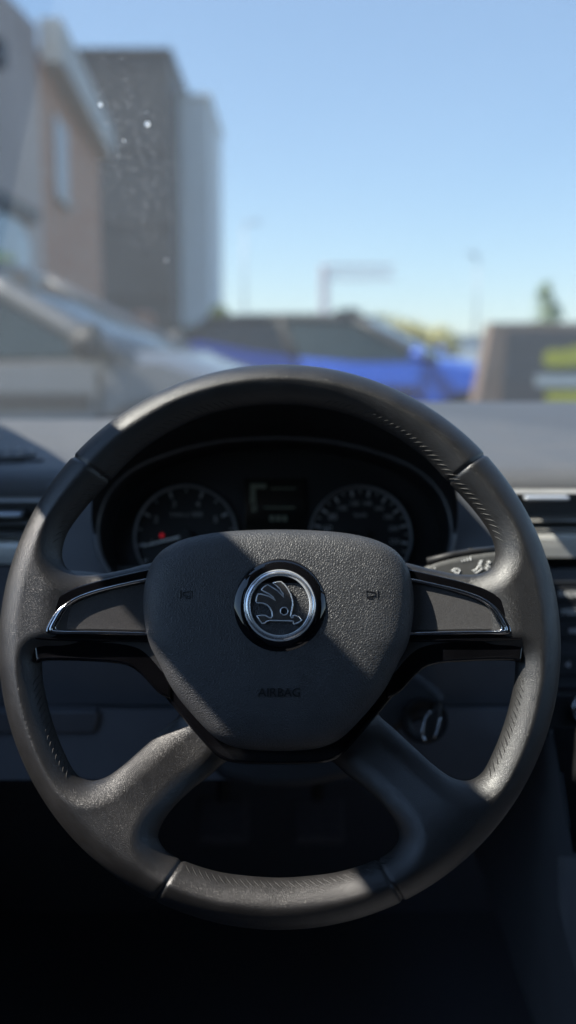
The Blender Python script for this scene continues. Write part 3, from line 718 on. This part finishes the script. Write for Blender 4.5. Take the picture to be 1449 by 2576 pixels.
# outer edge: pick depths so the pillar keeps its width
best = None
for tb in np.arange(.70, 1.0, .01):
    for ta in np.arange(.40, .60, .01):
        p = wp(90, 1275) + SUN * ta; q = wp(900, 2210) + SUN * tb; d = q - p
        if abs(d.y) < .01: continue
        e0 = p + d * ((1.62 - p.y) / d.y); e1 = p + d * ((.44 - p.y) / d.y)
        s = abs(e0.x + .50) + abs(e1.x + .50) + .6 * abs(e0.z - i0.z + .02) + .3 * abs(e1.z - i1.z + .05)
        if best is None or s < best[0]: best = (s, e0, e1)
o0, o1 = best[1], best[2]
print('PILLAR', i0, i1, o0, o1)
ym = .98
im = i0 + (i1 - i0) * ((ym - i0.y) / (i1.y - i0.y)); om = o0 + (o1 - o0) * ((ym - o0.y) / (o1.y - o0.y))
dn = Vector((0, .62, -.29)); pl = MB()
lo_ = [im + dn, im, i1, o1, om, om + dn]
pl.add(lo_ + [p + SUN * .03 for p in lo_], [(0, 1, 4, 5), (1, 2, 3, 4), (6, 11, 10, 7), (7, 10, 9, 8)] + [(i, (i + 1) % 6, 6 + (i + 1) % 6, 6 + i) for i in range(6)])
pl.build('windscreen_pillar', M['liner'], car)
ws = MB(); nx, ny = 24, 12
for off in (0, .005):
    for j in range(ny + 1):
        v = j / ny
        for i in range(nx + 1):
            u = i / nx; x0 = XL[0] + (XL[1] - XL[0]) * v; x1 = XR[0] + (XR[1] - XR[0]) * v; x = x0 + (x1 - x0) * u
            y = BY + (HY - BY) * v - .16 * (2 * u - 1) ** 2 * (1 - v * .6); z = BZ + (HZ - BZ) * v + .03 * sin(pi * v)
            ws.v.append((x, y + off * .4, z + off))
m1 = (nx + 1) * (ny + 1)
for o_ in (0, m1):
    for j in range(ny):
        for i in range(nx):
            q = o_ + j * (nx + 1) + i; f = (q, q + 1, q + nx + 2, q + nx + 1); ws.f.append(f if o_ else f[::-1])
ring = [i for i in range(nx + 1)] + [j * (nx + 1) + nx for j in range(1, ny + 1)] + [ny * (nx + 1) + i for i in range(nx - 1, -1, -1)] + [j * (nx + 1) for j in range(ny - 1, 0, -1)]
for i in range(len(ring)):
    a_, b_ = ring[i], ring[(i + 1) % len(ring)]; ws.f.append((a_, b_, b_ + m1, a_ + m1))
screen = ws.build('windscreen', M['glass'], car, 60)
M['fleck'] = mat('dried_fleck', (.95, .95, .93), .6, noise=(800, .1))
_f = M['fleck'].node_tree; _tl = _f.nodes.new('ShaderNodeBsdfTranslucent'); _tl.inputs[0].default_value = (.95, .95, .92, 1); _ad = _f.nodes.new('ShaderNodeAddShader')
_f.links.new(_f.nodes['Principled BSDF'].outputs[0], _ad.inputs[0]); _f.links.new(_tl.outputs[0], _ad.inputs[1]); _f.links.new(_ad.outputs[0], _f.nodes['Material Output'].inputs[0])
for px, py, r in ((371, 310, .0022), (253, 261, .0017), (418, 653, .0009), (312, 352, .0008)):
    P = ws_pt(px, py) + Vector((0, -.0012, -.001))
    MB().lathe([(.0001, .0006), (r * .6, .0005), (r, 0)], 14, Matrix.Translation(P) @ Matrix.Rotation(radians(112), 4, 'X')).build('fleck', M['fleck'], screen, 180)
MB().box((-.46, -1.5, HZ - .01), (1.16, HY, HZ + .03)).build('roof', M['liner'], car)
MB().box((1.12, -1.5, .10), (1.20, 1.70, .86)).build('door_panel', M['lower'], car)
MB().box((-.58, -1.5, .10), (-.505, 1.75, .86)).build('door_panel', M['lower'], car)
MB().box((-.60, -1.5, .04), (1.22, 1.9, .12)).build('floor_carpet', M['carpet'], car)
MB().box((-.50, 1.62, .12), (1.12, 1.70, .88)).build('bulkhead', M['carpet'], car)
MB().box((-.50, -1.45, .12), (1.12, -1.35, 1.12)).build('rear_seat', M['carpet'], car)
MB().box((1.10, -.40, .86), (1.18, -.25, HZ - .01)).build('door_pillar', M['liner'], car)
MB().prism([(1.10, .44, HZ), (1.18, .44, HZ), (1.26, 1.62, .86), (1.16, 1.62, .86)], (0, -.10, 0)).build('windscreen_pillar', M['liner'], car)
MB().box((-.58, -.35, .86), (-.47, -.10, HZ - .01)).build('door_pillar', M['liner'], car)
opaque_pane = mat('opaque_rear_pane', (.006, .007, .007), .08, noise=(5, .2))  # opaque dark panes added to close the rear cabin against sky light
for x0 in (-.54, 1.13): MB().box((x0, -1.5, .86), (x0 + .01, -.35, HZ - .01)).build('added_side_pane', opaque_pane, car)
MB().box((-.5, -1.52, .8), (1.12, -1.50, HZ)).build('rear_window', opaque_pane, car)  # unseen opaque panel, added in the rear opening to cut fill light
vz = MB(); vz.prism([(-.20, .40, 1.462), (.26, .40, 1.462), (.26, .70, 1.425), (-.20, .70, 1.425)], (0, .003, .022)); vz.build('added_sun_visor', M['liner'], car, bevel=.008)  # unseen visor added to cut sky light on the wheel
vz = MB(); vz.prism([(-.18, .44, HZ + .005), (1.10, .44, HZ + .005), (1.02, .74, 1.43), (-.12, .74, 1.43)], (0, 0, .02)); vz.build('added_roof_header', M['liner'], car)  # unseen header, shaped to reach forward and hold sky light off the wheel
def po(y): return o0 + (o1 - o0) * ((y - o0.y) / (o1.y - o0.y))
MB().prism([(-.56, .735, .86), (-.56, 1.62, .86), (-.56, 1.60, .98), (-.56, 1.3, 1.12), (-.56, ym, po(ym).z + .10), (-.56, .735, po(.735).z + .085)], (.02, 0, 0)).build('added_sail_panel', M['dark'], car)  # unseen panel, its height shaped to keep sun off the lower dash
pst = MB()  # unseen strip added under the glass to stop sun reaching the console
for i in range(7):
    y = .715 + .043 * i; v = (BY - y) / (BY - HY)
    for x in (-.48, -.40, -.32):
        u = (x - XL[0] - (XL[1] - XL[0]) * v) / (XR[0] - XL[0]); v2 = (BY - .16 * (2 * u - 1) ** 2 * (1 - v * .6) - y) / (BY - HY)
        pst.v.append((x, y, BZ + (HZ - BZ) * v2 + .03 * sin(pi * v2) - .006))
for i in range(6):
    for j in range(2): q = i * 3 + j; pst.f.append((q, q + 1, q + 4, q + 3))
so2 = pst.build('added_sun_block', M['dark'], car).modifiers.new('thick', 'SOLIDIFY'); so2.thickness = .002
# driver's seat back behind the viewpoint, unseen, added to block light from the rear
sb = MB(); sb.box((-.25, -.42, .35), (.25, -.28, 1.02)); sb.build('added_seat_back', M['carpet'], car, bevel=.04)

# ------------------------------------------------------------------ outside
def gz_(y): return -.16 * float(sstep(7.5, 9.0, y))
def gp(px, y): d = ray(px, 865); return Vector((d.x / d.y * y, y, gz_(y)))
def hz(py, y): return at_y(CX, py, y).z
pvm = mat('pavement_slabs', (.16, .155, .15), .9, noise=(3, .15))
asph = mat('asphalt', (.055, .055, .057), .9, noise=(1.5, .25), bump=('noise', 40, .01))
g = MB(); rows_ = [-300, 0, 7.0] + [7.5 + .25 * i for i in range(7)] + [12, 40, 200, 1500]
for y in rows_: g.v += [(-900, y, gz_(y)), (900, y, gz_(y))]
for i in range(len(rows_) - 1): g.f.append((2 * i, 2 * i + 1, 2 * i + 3, 2 * i + 2))
g = MB().add(g.v, g.f); props(g.build('ground', asph), kind='structure')

pv_ = MB(); pv_.box((-9, 3.6, -.02), (.9, 7.4, .03)); props(pv_.build('pavement', pvm, bevel=.02), kind='structure')
M['tyre'] = mat('tyre_rubber', (.02, .02, .02), .8, noise=(40, .2)); M['alloy'] = mat('alloy', (.5, .5, .52), .35, metal=.8, noise=(30, .1))
M['carglass'] = mat('car_glass', (.02, .035, .04), .06, spec=.45, noise=(3, .2)); M['lens'] = mat('lamp_lens', (.7, .72, .75), .1, noise=(20, .1))
M['blackpl'] = mat('bumper_plastic', (.02, .02, .021), .6, noise=(20, .2)); M['redlens'] = mat('tail_lens', (.35, .01, .01), .15, noise=(20, .1))
def make_car(label, loc, rz, paint, L=4.3, H=1.48, hood=.94, wb=2.6, rear='hatch', nose=1.3, roofm=None, group='cars parked ahead of the windscreen'):
    o = thing('parked_car', label, 'car', Matrix.Translation(loc) @ Matrix.Rotation(rz, 4, 'Z'), group)
    h = L / 2
    stn = [(-h, .42, .74, .66), (-h + .05, .30, .88, .78), (-h + .30, .22, hood + .02, .86), (-h + 1.1, .19, hood, .89), (0, .18, hood - .02, .90), (h - nose - .05, .19, hood, .89), (h - nose + .15, .19, hood - .01, .885), (h - .6, .21, hood - .12, .87), (h - .22, .24, hood - .23, .82), (h - .05, .30, hood - .30, .72), (h, .40, hood - .38, .62)]
    b = MB(); R_ = []
    for x, zb, zt, w in stn:
        hf = [(w * .86, zb), (w * .98, zb + .10), (w, zb + (zt - zb) * .45), (w * .985, zb + (zt - zb) * .72), (w * .95, zt - .02), (w * .80, zt + .015), (w * .40, zt + .035)]
        R_.append([(x, y, z) for y, z in hf] + [(x, -y, z) for y, z in hf[::-1]])
    k = len(R_[0])
    for r in R_: b.v += r
    for a in range(len(R_) - 1):
        for i in range(k): b.f.append((a * k + i, a * k + (i + 1) % k, (a + 1) * k + (i + 1) % k, (a + 1) * k + i))
    b.f += [tuple(range(k)), tuple(range((len(R_) - 1) * k, len(R_) * k))]
    b.build('body', paint, o, 35)
    bx0, bx1 = (h - nose), (-h + .35 if rear == 'hatch' else -h + .85)          # ends of the glasshouse at the belt
    tx0, tx1 = bx0 - .82, (bx1 + .35 if rear == 'hatch' else bx1 + .75)
    zb = hood - .02; zt = H - .05; wb_, wt = .80, .60
    def gh(u, v, s):                                                            # u along 0 rear..1 front, v up
        xb = bx1 + (bx0 - bx1) * u; xt = tx1 + (tx0 - tx1) * u
        return Vector((xb + (xt - xb) * v, s * (wb_ + (wt - wb_) * v), zb + (zt - zb) * v + .05 * v * 4 * (u - .0) * (1 - u) * .6))
    mid = .5
    for s in (-1, 1):
        for u0, u1 in ((.04, .47), (.52, .955)):
            q = [gh(u0, .05, s), gh(u1, .05, s), gh(u1, .5, s), gh(u1, .95, s), gh((u0 + u1) / 2, .96, s), gh(u0, .95, s), gh(u0, .5, s)]
            MB().prism(q, (0, -s * .02, 0)).build('side_window', M['carglass'], o)
        for u, rr in ((0., .055), (.495, .045), (1., .05)):
            MB().tube([gh(u, -.02, s), gh(u, .35, s), gh(u, .7, s), gh(u, 1.0, s)], rr, 8).build('pillar', (roofm or paint) if u != .495 else M['blackpl'], o, 180)
        MB().tube([gh(q, 1.0, s) for q in np.linspace(0, 1, 9)], .045, 8).build('roof_rail', roofm or paint, o, 180)
        mp = gh(.97, .08, s) + Vector((.02, s * .20, .05))
        mo = MB(); mo.lathe([(.001, .09), (.07, .07), (.10, .02), (.10, -.03), (.001, -.05)], 14, Matrix.Translation(mp) @ Matrix.Rotation(radians(-90), 4, 'Y') @ Matrix.Diagonal((.8, 1.15, 1, 1))); mo.tube([mp, mp + Vector((0, -s * .17, -.04))], .025, 6); mo.build('door_mirror', M['blackpl'] if hood < .97 else paint, o, 60)
        for wx in (h - .88, h - .88 - wb):
            wm = Matrix.Translation((wx, s * .80, .33)) @ Matrix.Rotation(radians(90), 4, 'X')
            MB().lathe([(.40, -.112), (.43, -.105), (.43, .10), (.40, .105), (.2, .06), (.2, -.06)], 32, wm, True).build('wheel_arch', M['blackpl'], o, 40)
            wh = MB().lathe([(.21, -.112), (.30, -.118), (.325, -.10), (.33, 0), (.325, .10), (.30, .118), (.21, .112)], 32, wm).build('wheel', M['tyre'], o, 40)
            rm = MB(); rm.lathe([(.215, .09), (.215, -.09)], 32, wm); 
            for a in range(5):
                an = a * 2 * pi / 5; rm.box((-.03, .02, -.112), (.03, .21, .112), wm @ Matrix.Rotation(an, 4, 'Z'))
            rm.build('wheel_rim', M['alloy'], wh)
        MB().prism([(h - nose - .22 + .06, s * .905, .70), (h - nose - 1.9, s * .915, .70), (h - nose - 1.9, s * .915, .775), (h - nose - .16, s * .905, .775)], (0, -s * .03, 0)).build('side_moulding', M['blackpl'], o)
        for gx_ in (h - nose - .12, h - nose - 1.12): MB().prism([(gx_, s * .912, .30), (gx_ + .012, s * .912, .30), (gx_ + .012, s * .90, hood - .06), (gx_, s * .90, hood - .06)], (0, -s * .03, 0)).build('door_gap', M['blackpl'], o)
        MB().prism([(h - nose - .92, s * .93, .835), (h - nose - 1.10, s * .93, .835), (h - nose - 1.10, s * .93, .86), (h - nose - .92, s * .93, .86)], (0, -s * .03, 0)).build('door_handle', M['alloy'], o, bevel=.008)
        hl = MB().prism([(h - .02, s * .42, hood - .33), (h - .30, s * .76, hood - .27), (h - .42, s * .83, hood - .16), (h - .22, s * .66, hood - .18), (h - .06, s * .42, hood - .24)], (.02, 0, .015)); hl.build('headlight', M['lens'], o)
        MB().prism([(-h - .01, s * .45, .80), (-h + .04, s * .78, .82), (-h + .06, s * .80, .95), (-h + .01, s * .48, .93)], (-.02, 0, 0)).build('tail_light', M['redlens'], o)
    if roofm:
        for s in (-1, 1): MB().prism([gh(-.03, -.04, s), gh(.80, -.04, s), gh(.55, .10, s), gh(.32, .26, s), gh(.12, .46, s), gh(.02, .54, s), gh(-.03, .45, s)], (0, s * .035, 0)).build('rear_quarter', paint, o, bevel=.01)
    sgl = lambda v, u, n_: [gh(u, v, -1 + 2 * i / n_) for i in range(n_ + 1)]
    def cross(u, v, t): a = gh(u, v, -1); c = gh(u, v, 1); return a + (c - a) * t + Vector(((.10 if u > .5 else -.06) * 4 * t * (1 - t) * (1 - v * .6), 0, .05 * v * 4 * t * (1 - t)))
    for u, nm in ((1., 'windscreen'), (0., 'rear_window')):
        b = MB(); tt = np.linspace(.05, .95, 9); vv = (.04, .3, .6, .94)
        for v in vv: b.v += [cross(u, v, t_) for t_ in tt]
        for j in range(3):
            for i in range(8): q = j * 9 + i; b.f.append((q, q + 1, q + 10, q + 9))
        ob = b.build(nm, M['carglass'], o, 180); so = ob.modifiers.new('thick', 'SOLIDIFY'); so.thickness = .01
    b = MB(); us = np.linspace(-.02, 1.02, 9); tt = np.linspace(0, 1, 9)
    for u in us: b.v += [gh(min(1, max(0, u)), 1.0, -1) * (1 - t_) + gh(min(1, max(0, u)), 1.0, 1) * t_ + Vector(((u - .5) * .08, 0, .05 * 4 * t_ * (1 - t_) + .01)) for t_ in tt]
    for j in range(8):
        for i in range(8): q = j * 9 + i; b.f.append((q, q + 1, q + 10, q + 9))
    ob = b.build('roof', roofm or paint, o, 180); so = ob.modifiers.new('thick', 'SOLIDIFY'); so.thickness = .03
    MB().box((-h + .9, -.62, hood - .25), (h - 1.4, .62, hood - .06)).build('interior', M['blackpl'], o)
    MB().box((h - .10, -.40, .36), (h + .005, .40, .52)).build('grille', M['blackpl'], o)
    MB().box((-h - .015, -.26, .55), (-h + .06, .26, .66)).build('number_plate', M['white'], o)
    return o
def paint(name, c, metal=.3, r=.3): return mat(name, c, r, metal=metal, noise=(6, .04), coat=.7)
make_car('silver car on the left, its bonnet and windscreen facing right', gp(-15, 5.7) + Vector((-.05, 0, .03)), radians(-5), paint('silver_paint', (.155, .153, .15), .35, .42), 4.0, 1.39, .93, nose=1.05)
make_car('blue car with dark roof parked across the view behind the wheel top', gp(905, 11.5), radians(-14), paint('blue_paint', (.016, .095, .55), .1, .3), 4.35, 1.46, 1.01, roofm=mat('black_roof_paint', (.03, .034, .036), .55, noise=(6, .05)))
make_car('white car in the distance left of the blue car', gp(470, 26), radians(5), paint('white_paint', (.75, .74, .70), 0, .3), 3.9, 1.5, .95)

brick = bpy.data.materials.new('brick'); brick.use_nodes = True
_n = brick.node_tree.nodes; _l = brick.node_tree.links; _b = _n.new('ShaderNodeTexBrick'); _b.inputs['Color1'].default_value = (.58, .26, .15, 1); _b.inputs['Color2'].default_value = (.64, .36, .24, 1); _b.inputs['Mortar'].default_value = (.36, .33, .29, 1); _b.inputs['Scale'].default_value = 4.5
_t = _n.new('ShaderNodeTexCoord'); _m = _n.new('ShaderNodeMapping'); _m.inputs['Rotation'].default_value = (radians(90), 0, radians(90)); _l.new(_t.outputs['Object'], _m.inputs[0]); _l.new(_m.outputs[0], _b.inputs['Vector']); _l.new(_b.outputs['Color'], _n['Principled BSDF'].inputs['Base Color']); _n['Principled BSDF'].inputs['Roughness'].default_value = .9
clad = mat('grey_cladding', (.56, .45, .39), .7, noise=(.8, .12)); dclad = mat('dark_cladding', (.045, .055, .066), .6, noise=(.7, .15)); pale = mat('pale_render', (.80, .84, .83), .8, noise=(.5, .06)); fas = mat('pale_fascia', (.50, .50, .47), .6, noise=(1, .05))
glz = mat('shop_glazing', (.22, .32, .40), .12, noise=(.6, .2)); winm = mat('pale_window', (.42, .43, .44), .2, noise=(1, .1))
def facade(name, pa, pb, depth, z1, m, parent):
    d = (pb - pa); nrm = Vector((-d.y, d.x, 0)).normalized()
    lo = Vector((0, 0, -.2)); return MB().prism([pa + lo, pb + lo, pb + nrm * depth + lo, pa + nrm * depth + lo], (0, 0, z1 + .2)).build(name, m, parent)
# brick building with a grey wing on the left
K = Vector((-3.08, 14, 0)); E = Vector((-3.46, 20.5, 0)); A0 = Vector((-3.40, 7.0, 0))
bld = thing('brick_building', 'brick building with grey clad wing and pale roof fascia on the left', 'building')
facade('brick_wall', K, E, 5, 4.52, brick, bld)
facade('clad_wall', A0, K + Vector((.0, -.003, 0)), 5, 4.86, clad, bld)
d = (E - K).normalized(); nr = Vector((d.y, -d.x, 0))
q0 = K + nr * .02 + d * .05; q1 = E + d * .1
MB().prism([q0 + Vector((0, 0, 4.46)), q1 + Vector((0, 0, 4.36)), q1 + nr * .28 + Vector((0, 0, 4.36)), q0 + nr * .28 + Vector((0, 0, 4.46))], (0, 0, .52)).build('roof_fascia', fas, bld)
w0 = K + d * 1.0 + nr * .005; w1 = K + d * 2.2 + nr * .005
wf = MB().prism([w0 + Vector((0, 0, 3.0)), w1 + Vector((0, 0, 3.0)), w1 + Vector((0, 0, 4.05)), w0 + Vector((0, 0, 4.05))], nr * .04).build('window', winm, bld)
MB().prism([w0 - d * .05 + nr * .03 + Vector((0, 0, 2.92)), w1 + d * .05 + nr * .03 + Vector((0, 0, 2.92)), w1 + d * .05 + nr * .03 + Vector((0, 0, 3.0)), w0 - d * .05 + nr * .03 + Vector((0, 0, 3.0))], nr * .06).build('sill', fas, wf)
d2 = (K - A0).normalized(); n2 = Vector((d2.y, -d2.x, 0))
s0 = A0 + n2 * .004; s1 = A0 + d2 * 6.2 + n2 * .004
sf = MB().prism([s0 + Vector((0, 0, .1)), s1 + Vector((0, 0, .1)), s1 + Vector((0, 0, 2.20)), s1 - d2 * .25 + Vector((0, 0, 2.36)), s1 - d2 * .6 + Vector((0, 0, 2.42)), s0 + Vector((0, 0, 2.5))], n2 * .05).build('shop_window', glz, bld)
p0 = A0 + d2 * 4.6 + n2 * .056
MB().prism([p0 + Vector((0, 0, 1.55)), p0 + d2 * .9 + Vector((0, 0, 1.55)), p0 + d2 * .9 + Vector((0, 0, 2.0)), p0 + Vector((0, 0, 2.0))], n2 * .01).build('sign_reflection', mat('painted_reflection', (.42, .50, .16), .6, noise=(2, .2)), sf)  # flat coloured patch, painted as a sign's reflection in the glazing
MB().prism([s0 + Vector((0, 0, 2.52)), s1 + d2 * .2 + Vector((0, 0, 2.44)), s1 + d2 * .2 + Vector((0, 0, 2.60)), s0 + Vector((0, 0, 2.72))], n2 * .12).build('canopy_edge', dclad, bld)
lp0 = A0 + d2 * 5.0 + n2 * .01
MB().prism([lp0 + Vector((0, 0, 3.95)), lp0 + d2 * .3 + Vector((0, 0, 3.95)), lp0 + d2 * .3 + Vector((0, 0, 4.22)), lp0 + Vector((0, 0, 4.22))], n2 * .12).build('wall_lamp', dclad, bld)
# dark tower block
yT = 25.; tw = thing('tower_block', 'dark grey clad tower standing behind the brick building', 'building')
xr = gp(437, yT).x
MB().box((xr - 5.2, yT, -.2), (xr, yT + 6, hz(128, yT))).build('tower_wall', dclad, tw)
MB().box((xr - 5.22, yT - .05, hz(128, yT)), (xr + .05, yT + 6.05, hz(121, yT))).build('coping', dclad, tw)
for zz_ in (2.0, 3.6, 5.2): MB().box((xr - 5.2, yT - .012, zz_), (xr - .01, yT - .002, zz_ + .05)).build('panel_joint', M['blackpl'], tw)
yP = 27.; pb = thing('pale_building', 'pale grey plain building block right of the dark tower', 'building')
MB().box((gp(415, yP).x, yP, -.2), (gp(531, yP).x, yP + 5, hz(245, yP))).build('render_wall', pale, pb)
MB().box((gp(415, yP).x - .05, yP - .06, hz(245, yP)), (gp(531, yP).x + .06, yP + 5.05, hz(236, yP))).build('coping', pale, pb)

# advertising monolith on the right
yS = 9.; sg = thing('advertising_sign', 'dark advertising sign block with copper frame and yellow emblem on the right', 'sign')
def sp(px, py, y=yS): return at_y(px, py, y)
cop = mat('copper_frame', (.24, .185, .15), .5, noise=(3, .1))
MB().prism([sp(1240, 812), sp(1640, 812), sp(1640, 1225), sp(1158, 1225)], (0, .35, 0)).build('frame', cop, sg)
pn = MB().prism([sp(1275, 832, yS - .03), sp(1625, 832, yS - .03), sp(1625, 1160, yS - .03), sp(1248, 1160, yS - .03)], (0, .028, 0)).build('panel', mat('sign_panel', (.075, .080, .088), .5, noise=(2, .08)), sg)
yel = mat('sign_yellow', (.50, .50, .06), .5, noise=(4, .1)); swh = mat('sign_white', (.50, .56, .57), .5, noise=(4, .05))
MB().prism([sp(x, y, yS - .045) for x, y in smoothcurve([(1368, 900), (1380, 882), (1420, 880), (1470, 868), (1540, 880), (1540, 912), (1470, 920), (1400, 924), (1372, 920)], True, 3)], (0, .012, 0)).build('emblem', yel, pn)
MB().prism([sp(x, y, yS - .045) for x, y in ((1348, 944), (1560, 944), (1560, 972), (1348, 972))], (0, .012, 0)).build('white_bar', swh, pn)
MB().prism([sp(x, y, yS - .045) for x, y in ((1374, 984), (1560, 984), (1560, 1012), (1374, 1012))], (0, .012, 0)).build('yellow_bar', yel, pn)

# planting
def leafmat(name, c): return mat(name, c, .7, noise=(1.5, .4))
def leaves(b, blobs, n, s):
    for _ in range(n):
        c, r = random.choice(blobs); v = Vector((random.gauss(0, 1), random.gauss(0, 1), random.gauss(0, 1))).normalized() * (random.random() ** .4)
        p = Vector(c) + Vector((v.x * r[0], v.y * r[1], v.z * r[2])); q = Vector((random.gauss(0, 1), random.gauss(0, 1), random.gauss(0, 1))).normalized(); t_ = q.orthogonal().normalized(); w = q.cross(t_); k = s * random.uniform(.6, 1.3)
        b.add([p - t_ * k, p + w * k * .6, p + t_ * k, p - w * k * .6], [(0, 1, 2, 3)])
def tree(label, base, hgt, blobs, n, s, c, group=None, name='tree', cat='tree', trunk=.05):
    o = thing(name, label, cat, Matrix.Translation(base), group)
    tb = MB(); tb.tube([(0, 0, 0), (.02, 0, hgt * .4), (-.02, .01, hgt * .9)], [trunk, trunk * .8, trunk * .3], 8)
    for (bc, r) in blobs[:6]: tb.tube([(0, 0, hgt * .35), tuple(Vector(bc))], [trunk * .5, trunk * .15], 6)
    tb.build('trunk' if cat == 'tree' else 'stem', mat('bark', (.10, .08, .06), .9, noise=(8, .3)), o, 180)
    lb = MB(); leaves(lb, blobs, n, s); lb.build('crown' if cat == 'tree' else 'foliage', leafmat('leaf', c), o)
    return o
tree('slim young tree with sparse crown above the copper framed sign', gp(1368, 15), hz(690, 15), [((0, 0, hz(735, 15)), (.14, .14, .30)), ((-.02, 0, hz(780, 15)), (.20, .18, .20)), ((.14, 0, hz(755, 15)), (.10, .1, .14)), ((0, 0, hz(705, 15)), (.08, .08, .14)), ((0, 0, hz(830, 15)), (.18, .18, .2))], 380, .05, (.40, .50, .34), trunk=.02)
tree('small light green tree beside the pale building', gp(553, 24), hz(750, 24), [((0, 0, hz(775, 24)), (.22, .2, .24)), ((.06, 0, hz(800, 24)), (.2, .2, .2))], 500, .06, (.13, .19, .04), trunk=.03)
for px, dz, w in ((955, 772, .70), (1030, 786, .70), (1095, 800, .62)):
    c_ = gp(px, 27); zt = hz(dz, 27)
    tree({955: 'tallest yellow flowering bush, behind the blue car roof', 1030: 'middle yellow flowering bush behind the blue car', 1095: 'lowest yellow flowering bush, nearest the copper framed sign'}[px], c_, zt * .7, [((0, 0, zt - .4), (w, .4, .4)), ((.1, 0, zt - .8), (w, .5, .5)), ((-.2, .1, zt - .6), (w * .6, .4, .4))], 900, .09, (.58, .55, .27), 'yellow bushes behind the blue car', 'flowering_bush', 'bush', .03)
tree('dark round bush top rising above the blue car roof', gp(872, 26), hz(770, 26) * .7, [((0, 0, hz(785, 26)), (.42, .3, .24)), ((.1, 0, hz(810, 26)), (.7, .4, .3)), ((0, 0, .9), (.7, .4, .7))], 900, .09, (.035, .055, .045), None, 'dark_bush', 'bush', .03)
hd = MB(); blobs = [((x, random.uniform(-.2, .2), z), (.35, .3, .35)) for x in np.arange(-.9, 1.3, .25) for z in (.35, .75, 1.2)]
leaves(hd, blobs, 2600, .07); ho = hd.build('hedge', leafmat('hedge_leaf', (.055, .075, .04))); ho.location = gp(440, 19.5); props(ho, 'low dark green hedge at the foot of the tower', 'hedge')
# terracotta post, lamp poles, sign gantry
tp = thing('terracotta_post', 'small terracotta coloured post behind the silver car bonnet', 'post', Matrix.Translation(gp(361, 15)))
ter = mat('terracotta', (.42, .20, .12), .7, noise=(6, .15))
MB().lathe([(.12, 0), (.12, 1.30), (.10, 1.36)], 20).build('shaft', ter, tp, 40); MB().lathe([(.10, 1.36), (.16, 1.40), (.17, 1.50), (.12, 1.60), (.001, 1.63)], 20).build('cap', ter, tp, 60)
pol = mat('galvanised', (.40, .43, .48), .5, metal=.4, noise=(3, .1))
def lamp(px, y, py, label, arm):
    o = thing('street_lamp', label, 'lamp post', Matrix.Translation(gp(px, y)), 'street lamps in the distance'); z = hz(py, y)
    MB().tube([(0, 0, 0), (0, 0, z * .5), (0, 0, z)], [.08, .06, .045], 10).build('pole', pol, o, 180)
    MB().tube([(0, 0, z), (arm * .5, 0, z + .15), (arm, 0, z + .2)], .05, 8).build('arm', pol, o, 180)
    MB().box((arm - .1, -.12, z + .14), (arm + .45, .12, z + .24)).build('lamp_head', pol, o, bevel=.03)
lamp(615, 60, 560, 'tall faint street lamp right of the pale building', .5)
lamp(1196, 60, 640, 'faint street lamp between the blue car and the sign', -.5)
ga_o = thing('sign_gantry', 'faint grey sign gantry with one long horizontal arm above the blue car', 'gantry', Matrix.Translation(gp(815, 70)))
zt = hz(660, 70)
pk = mat('faded_gantry_paint', (.80, .74, .76), .7, noise=(2, .1))
MB().box((-.28, -.2, 0), (.28, .2, zt)).build('mast', pk, ga_o, bevel=.05)
ab = MB(); ab.box((-.3, -.15, zt - .15), (4.4, .15, zt)); ab.box((-.3, -.15, zt - .9), (4.4, .15, zt - .78))
for i in range(9): ab.tube([(-.2 + i * .5, 0, zt - .85), (.05 + i * .5, 0, zt - .08), (.3 + i * .5, 0, zt - .85)], .05, 5)
ab.build('arm', pk, ga_o)
wl = thing('boundary_wall', 'low pale boundary wall along the far side of the car park', 'wall')
MB().box((-6, 40, -.2), (22, 40.3, 1.25)).build('wall_face', pale, wl); MB().box((-6, 39.95, 1.25), (22, 40.35, 1.33)).build('coping', fas, wl)

# ------------------------------------------------------------------ light
SKYG, SKYS = .62, .195
w = bpy.data.worlds.new('World'); S.world = w; w.use_nodes = True
sk = w.node_tree.nodes.new('ShaderNodeTexSky'); sk.sky_type = 'NISHITA'; sk.sun_disc = False
el = math.asin(SUN.z); az = math.atan2(SUN.x, SUN.y)
sk.sun_elevation = el; sk.sun_rotation = az; sk.altitude = 50; sk.air_density = 1.0; sk.dust_density = 0.; sk.ozone_density = 1.6
gm = w.node_tree.nodes.new('ShaderNodeGamma'); gm.inputs[1].default_value = SKYG
w.node_tree.links.new(sk.outputs[0], gm.inputs[0]); tn = w.node_tree.nodes.new('ShaderNodeMix'); tn.data_type = 'RGBA'; tn.blend_type = 'MULTIPLY'; tn.inputs[0].default_value = 1; tn.inputs[7].default_value = (.76, .92, 1.12, 1); w.node_tree.links.new(gm.outputs[0], tn.inputs[6]); w.node_tree.links.new(tn.outputs[2], w.node_tree.nodes['Background'].inputs[0]); w.node_tree.nodes['Background'].inputs[1].default_value = SKYS
sl_ = bpy.data.lights.new('sun', 'SUN'); sl_.energy = 5.0; sl_.angle = radians(.53); sl_.color = (1, .93, .83)
so_ = bpy.data.objects.new('sun', sl_); COL.objects.link(so_); so_.rotation_euler = SUN.to_track_quat('Z', 'Y').to_euler()
S.view_settings.view_transform = 'Standard'; S.view_settings.look = 'None'; S.view_settings.exposure = 1.05; S.view_settings.gamma = 1
S.cycles.max_bounces = 8; S.cycles.transparent_max_bounces = 16
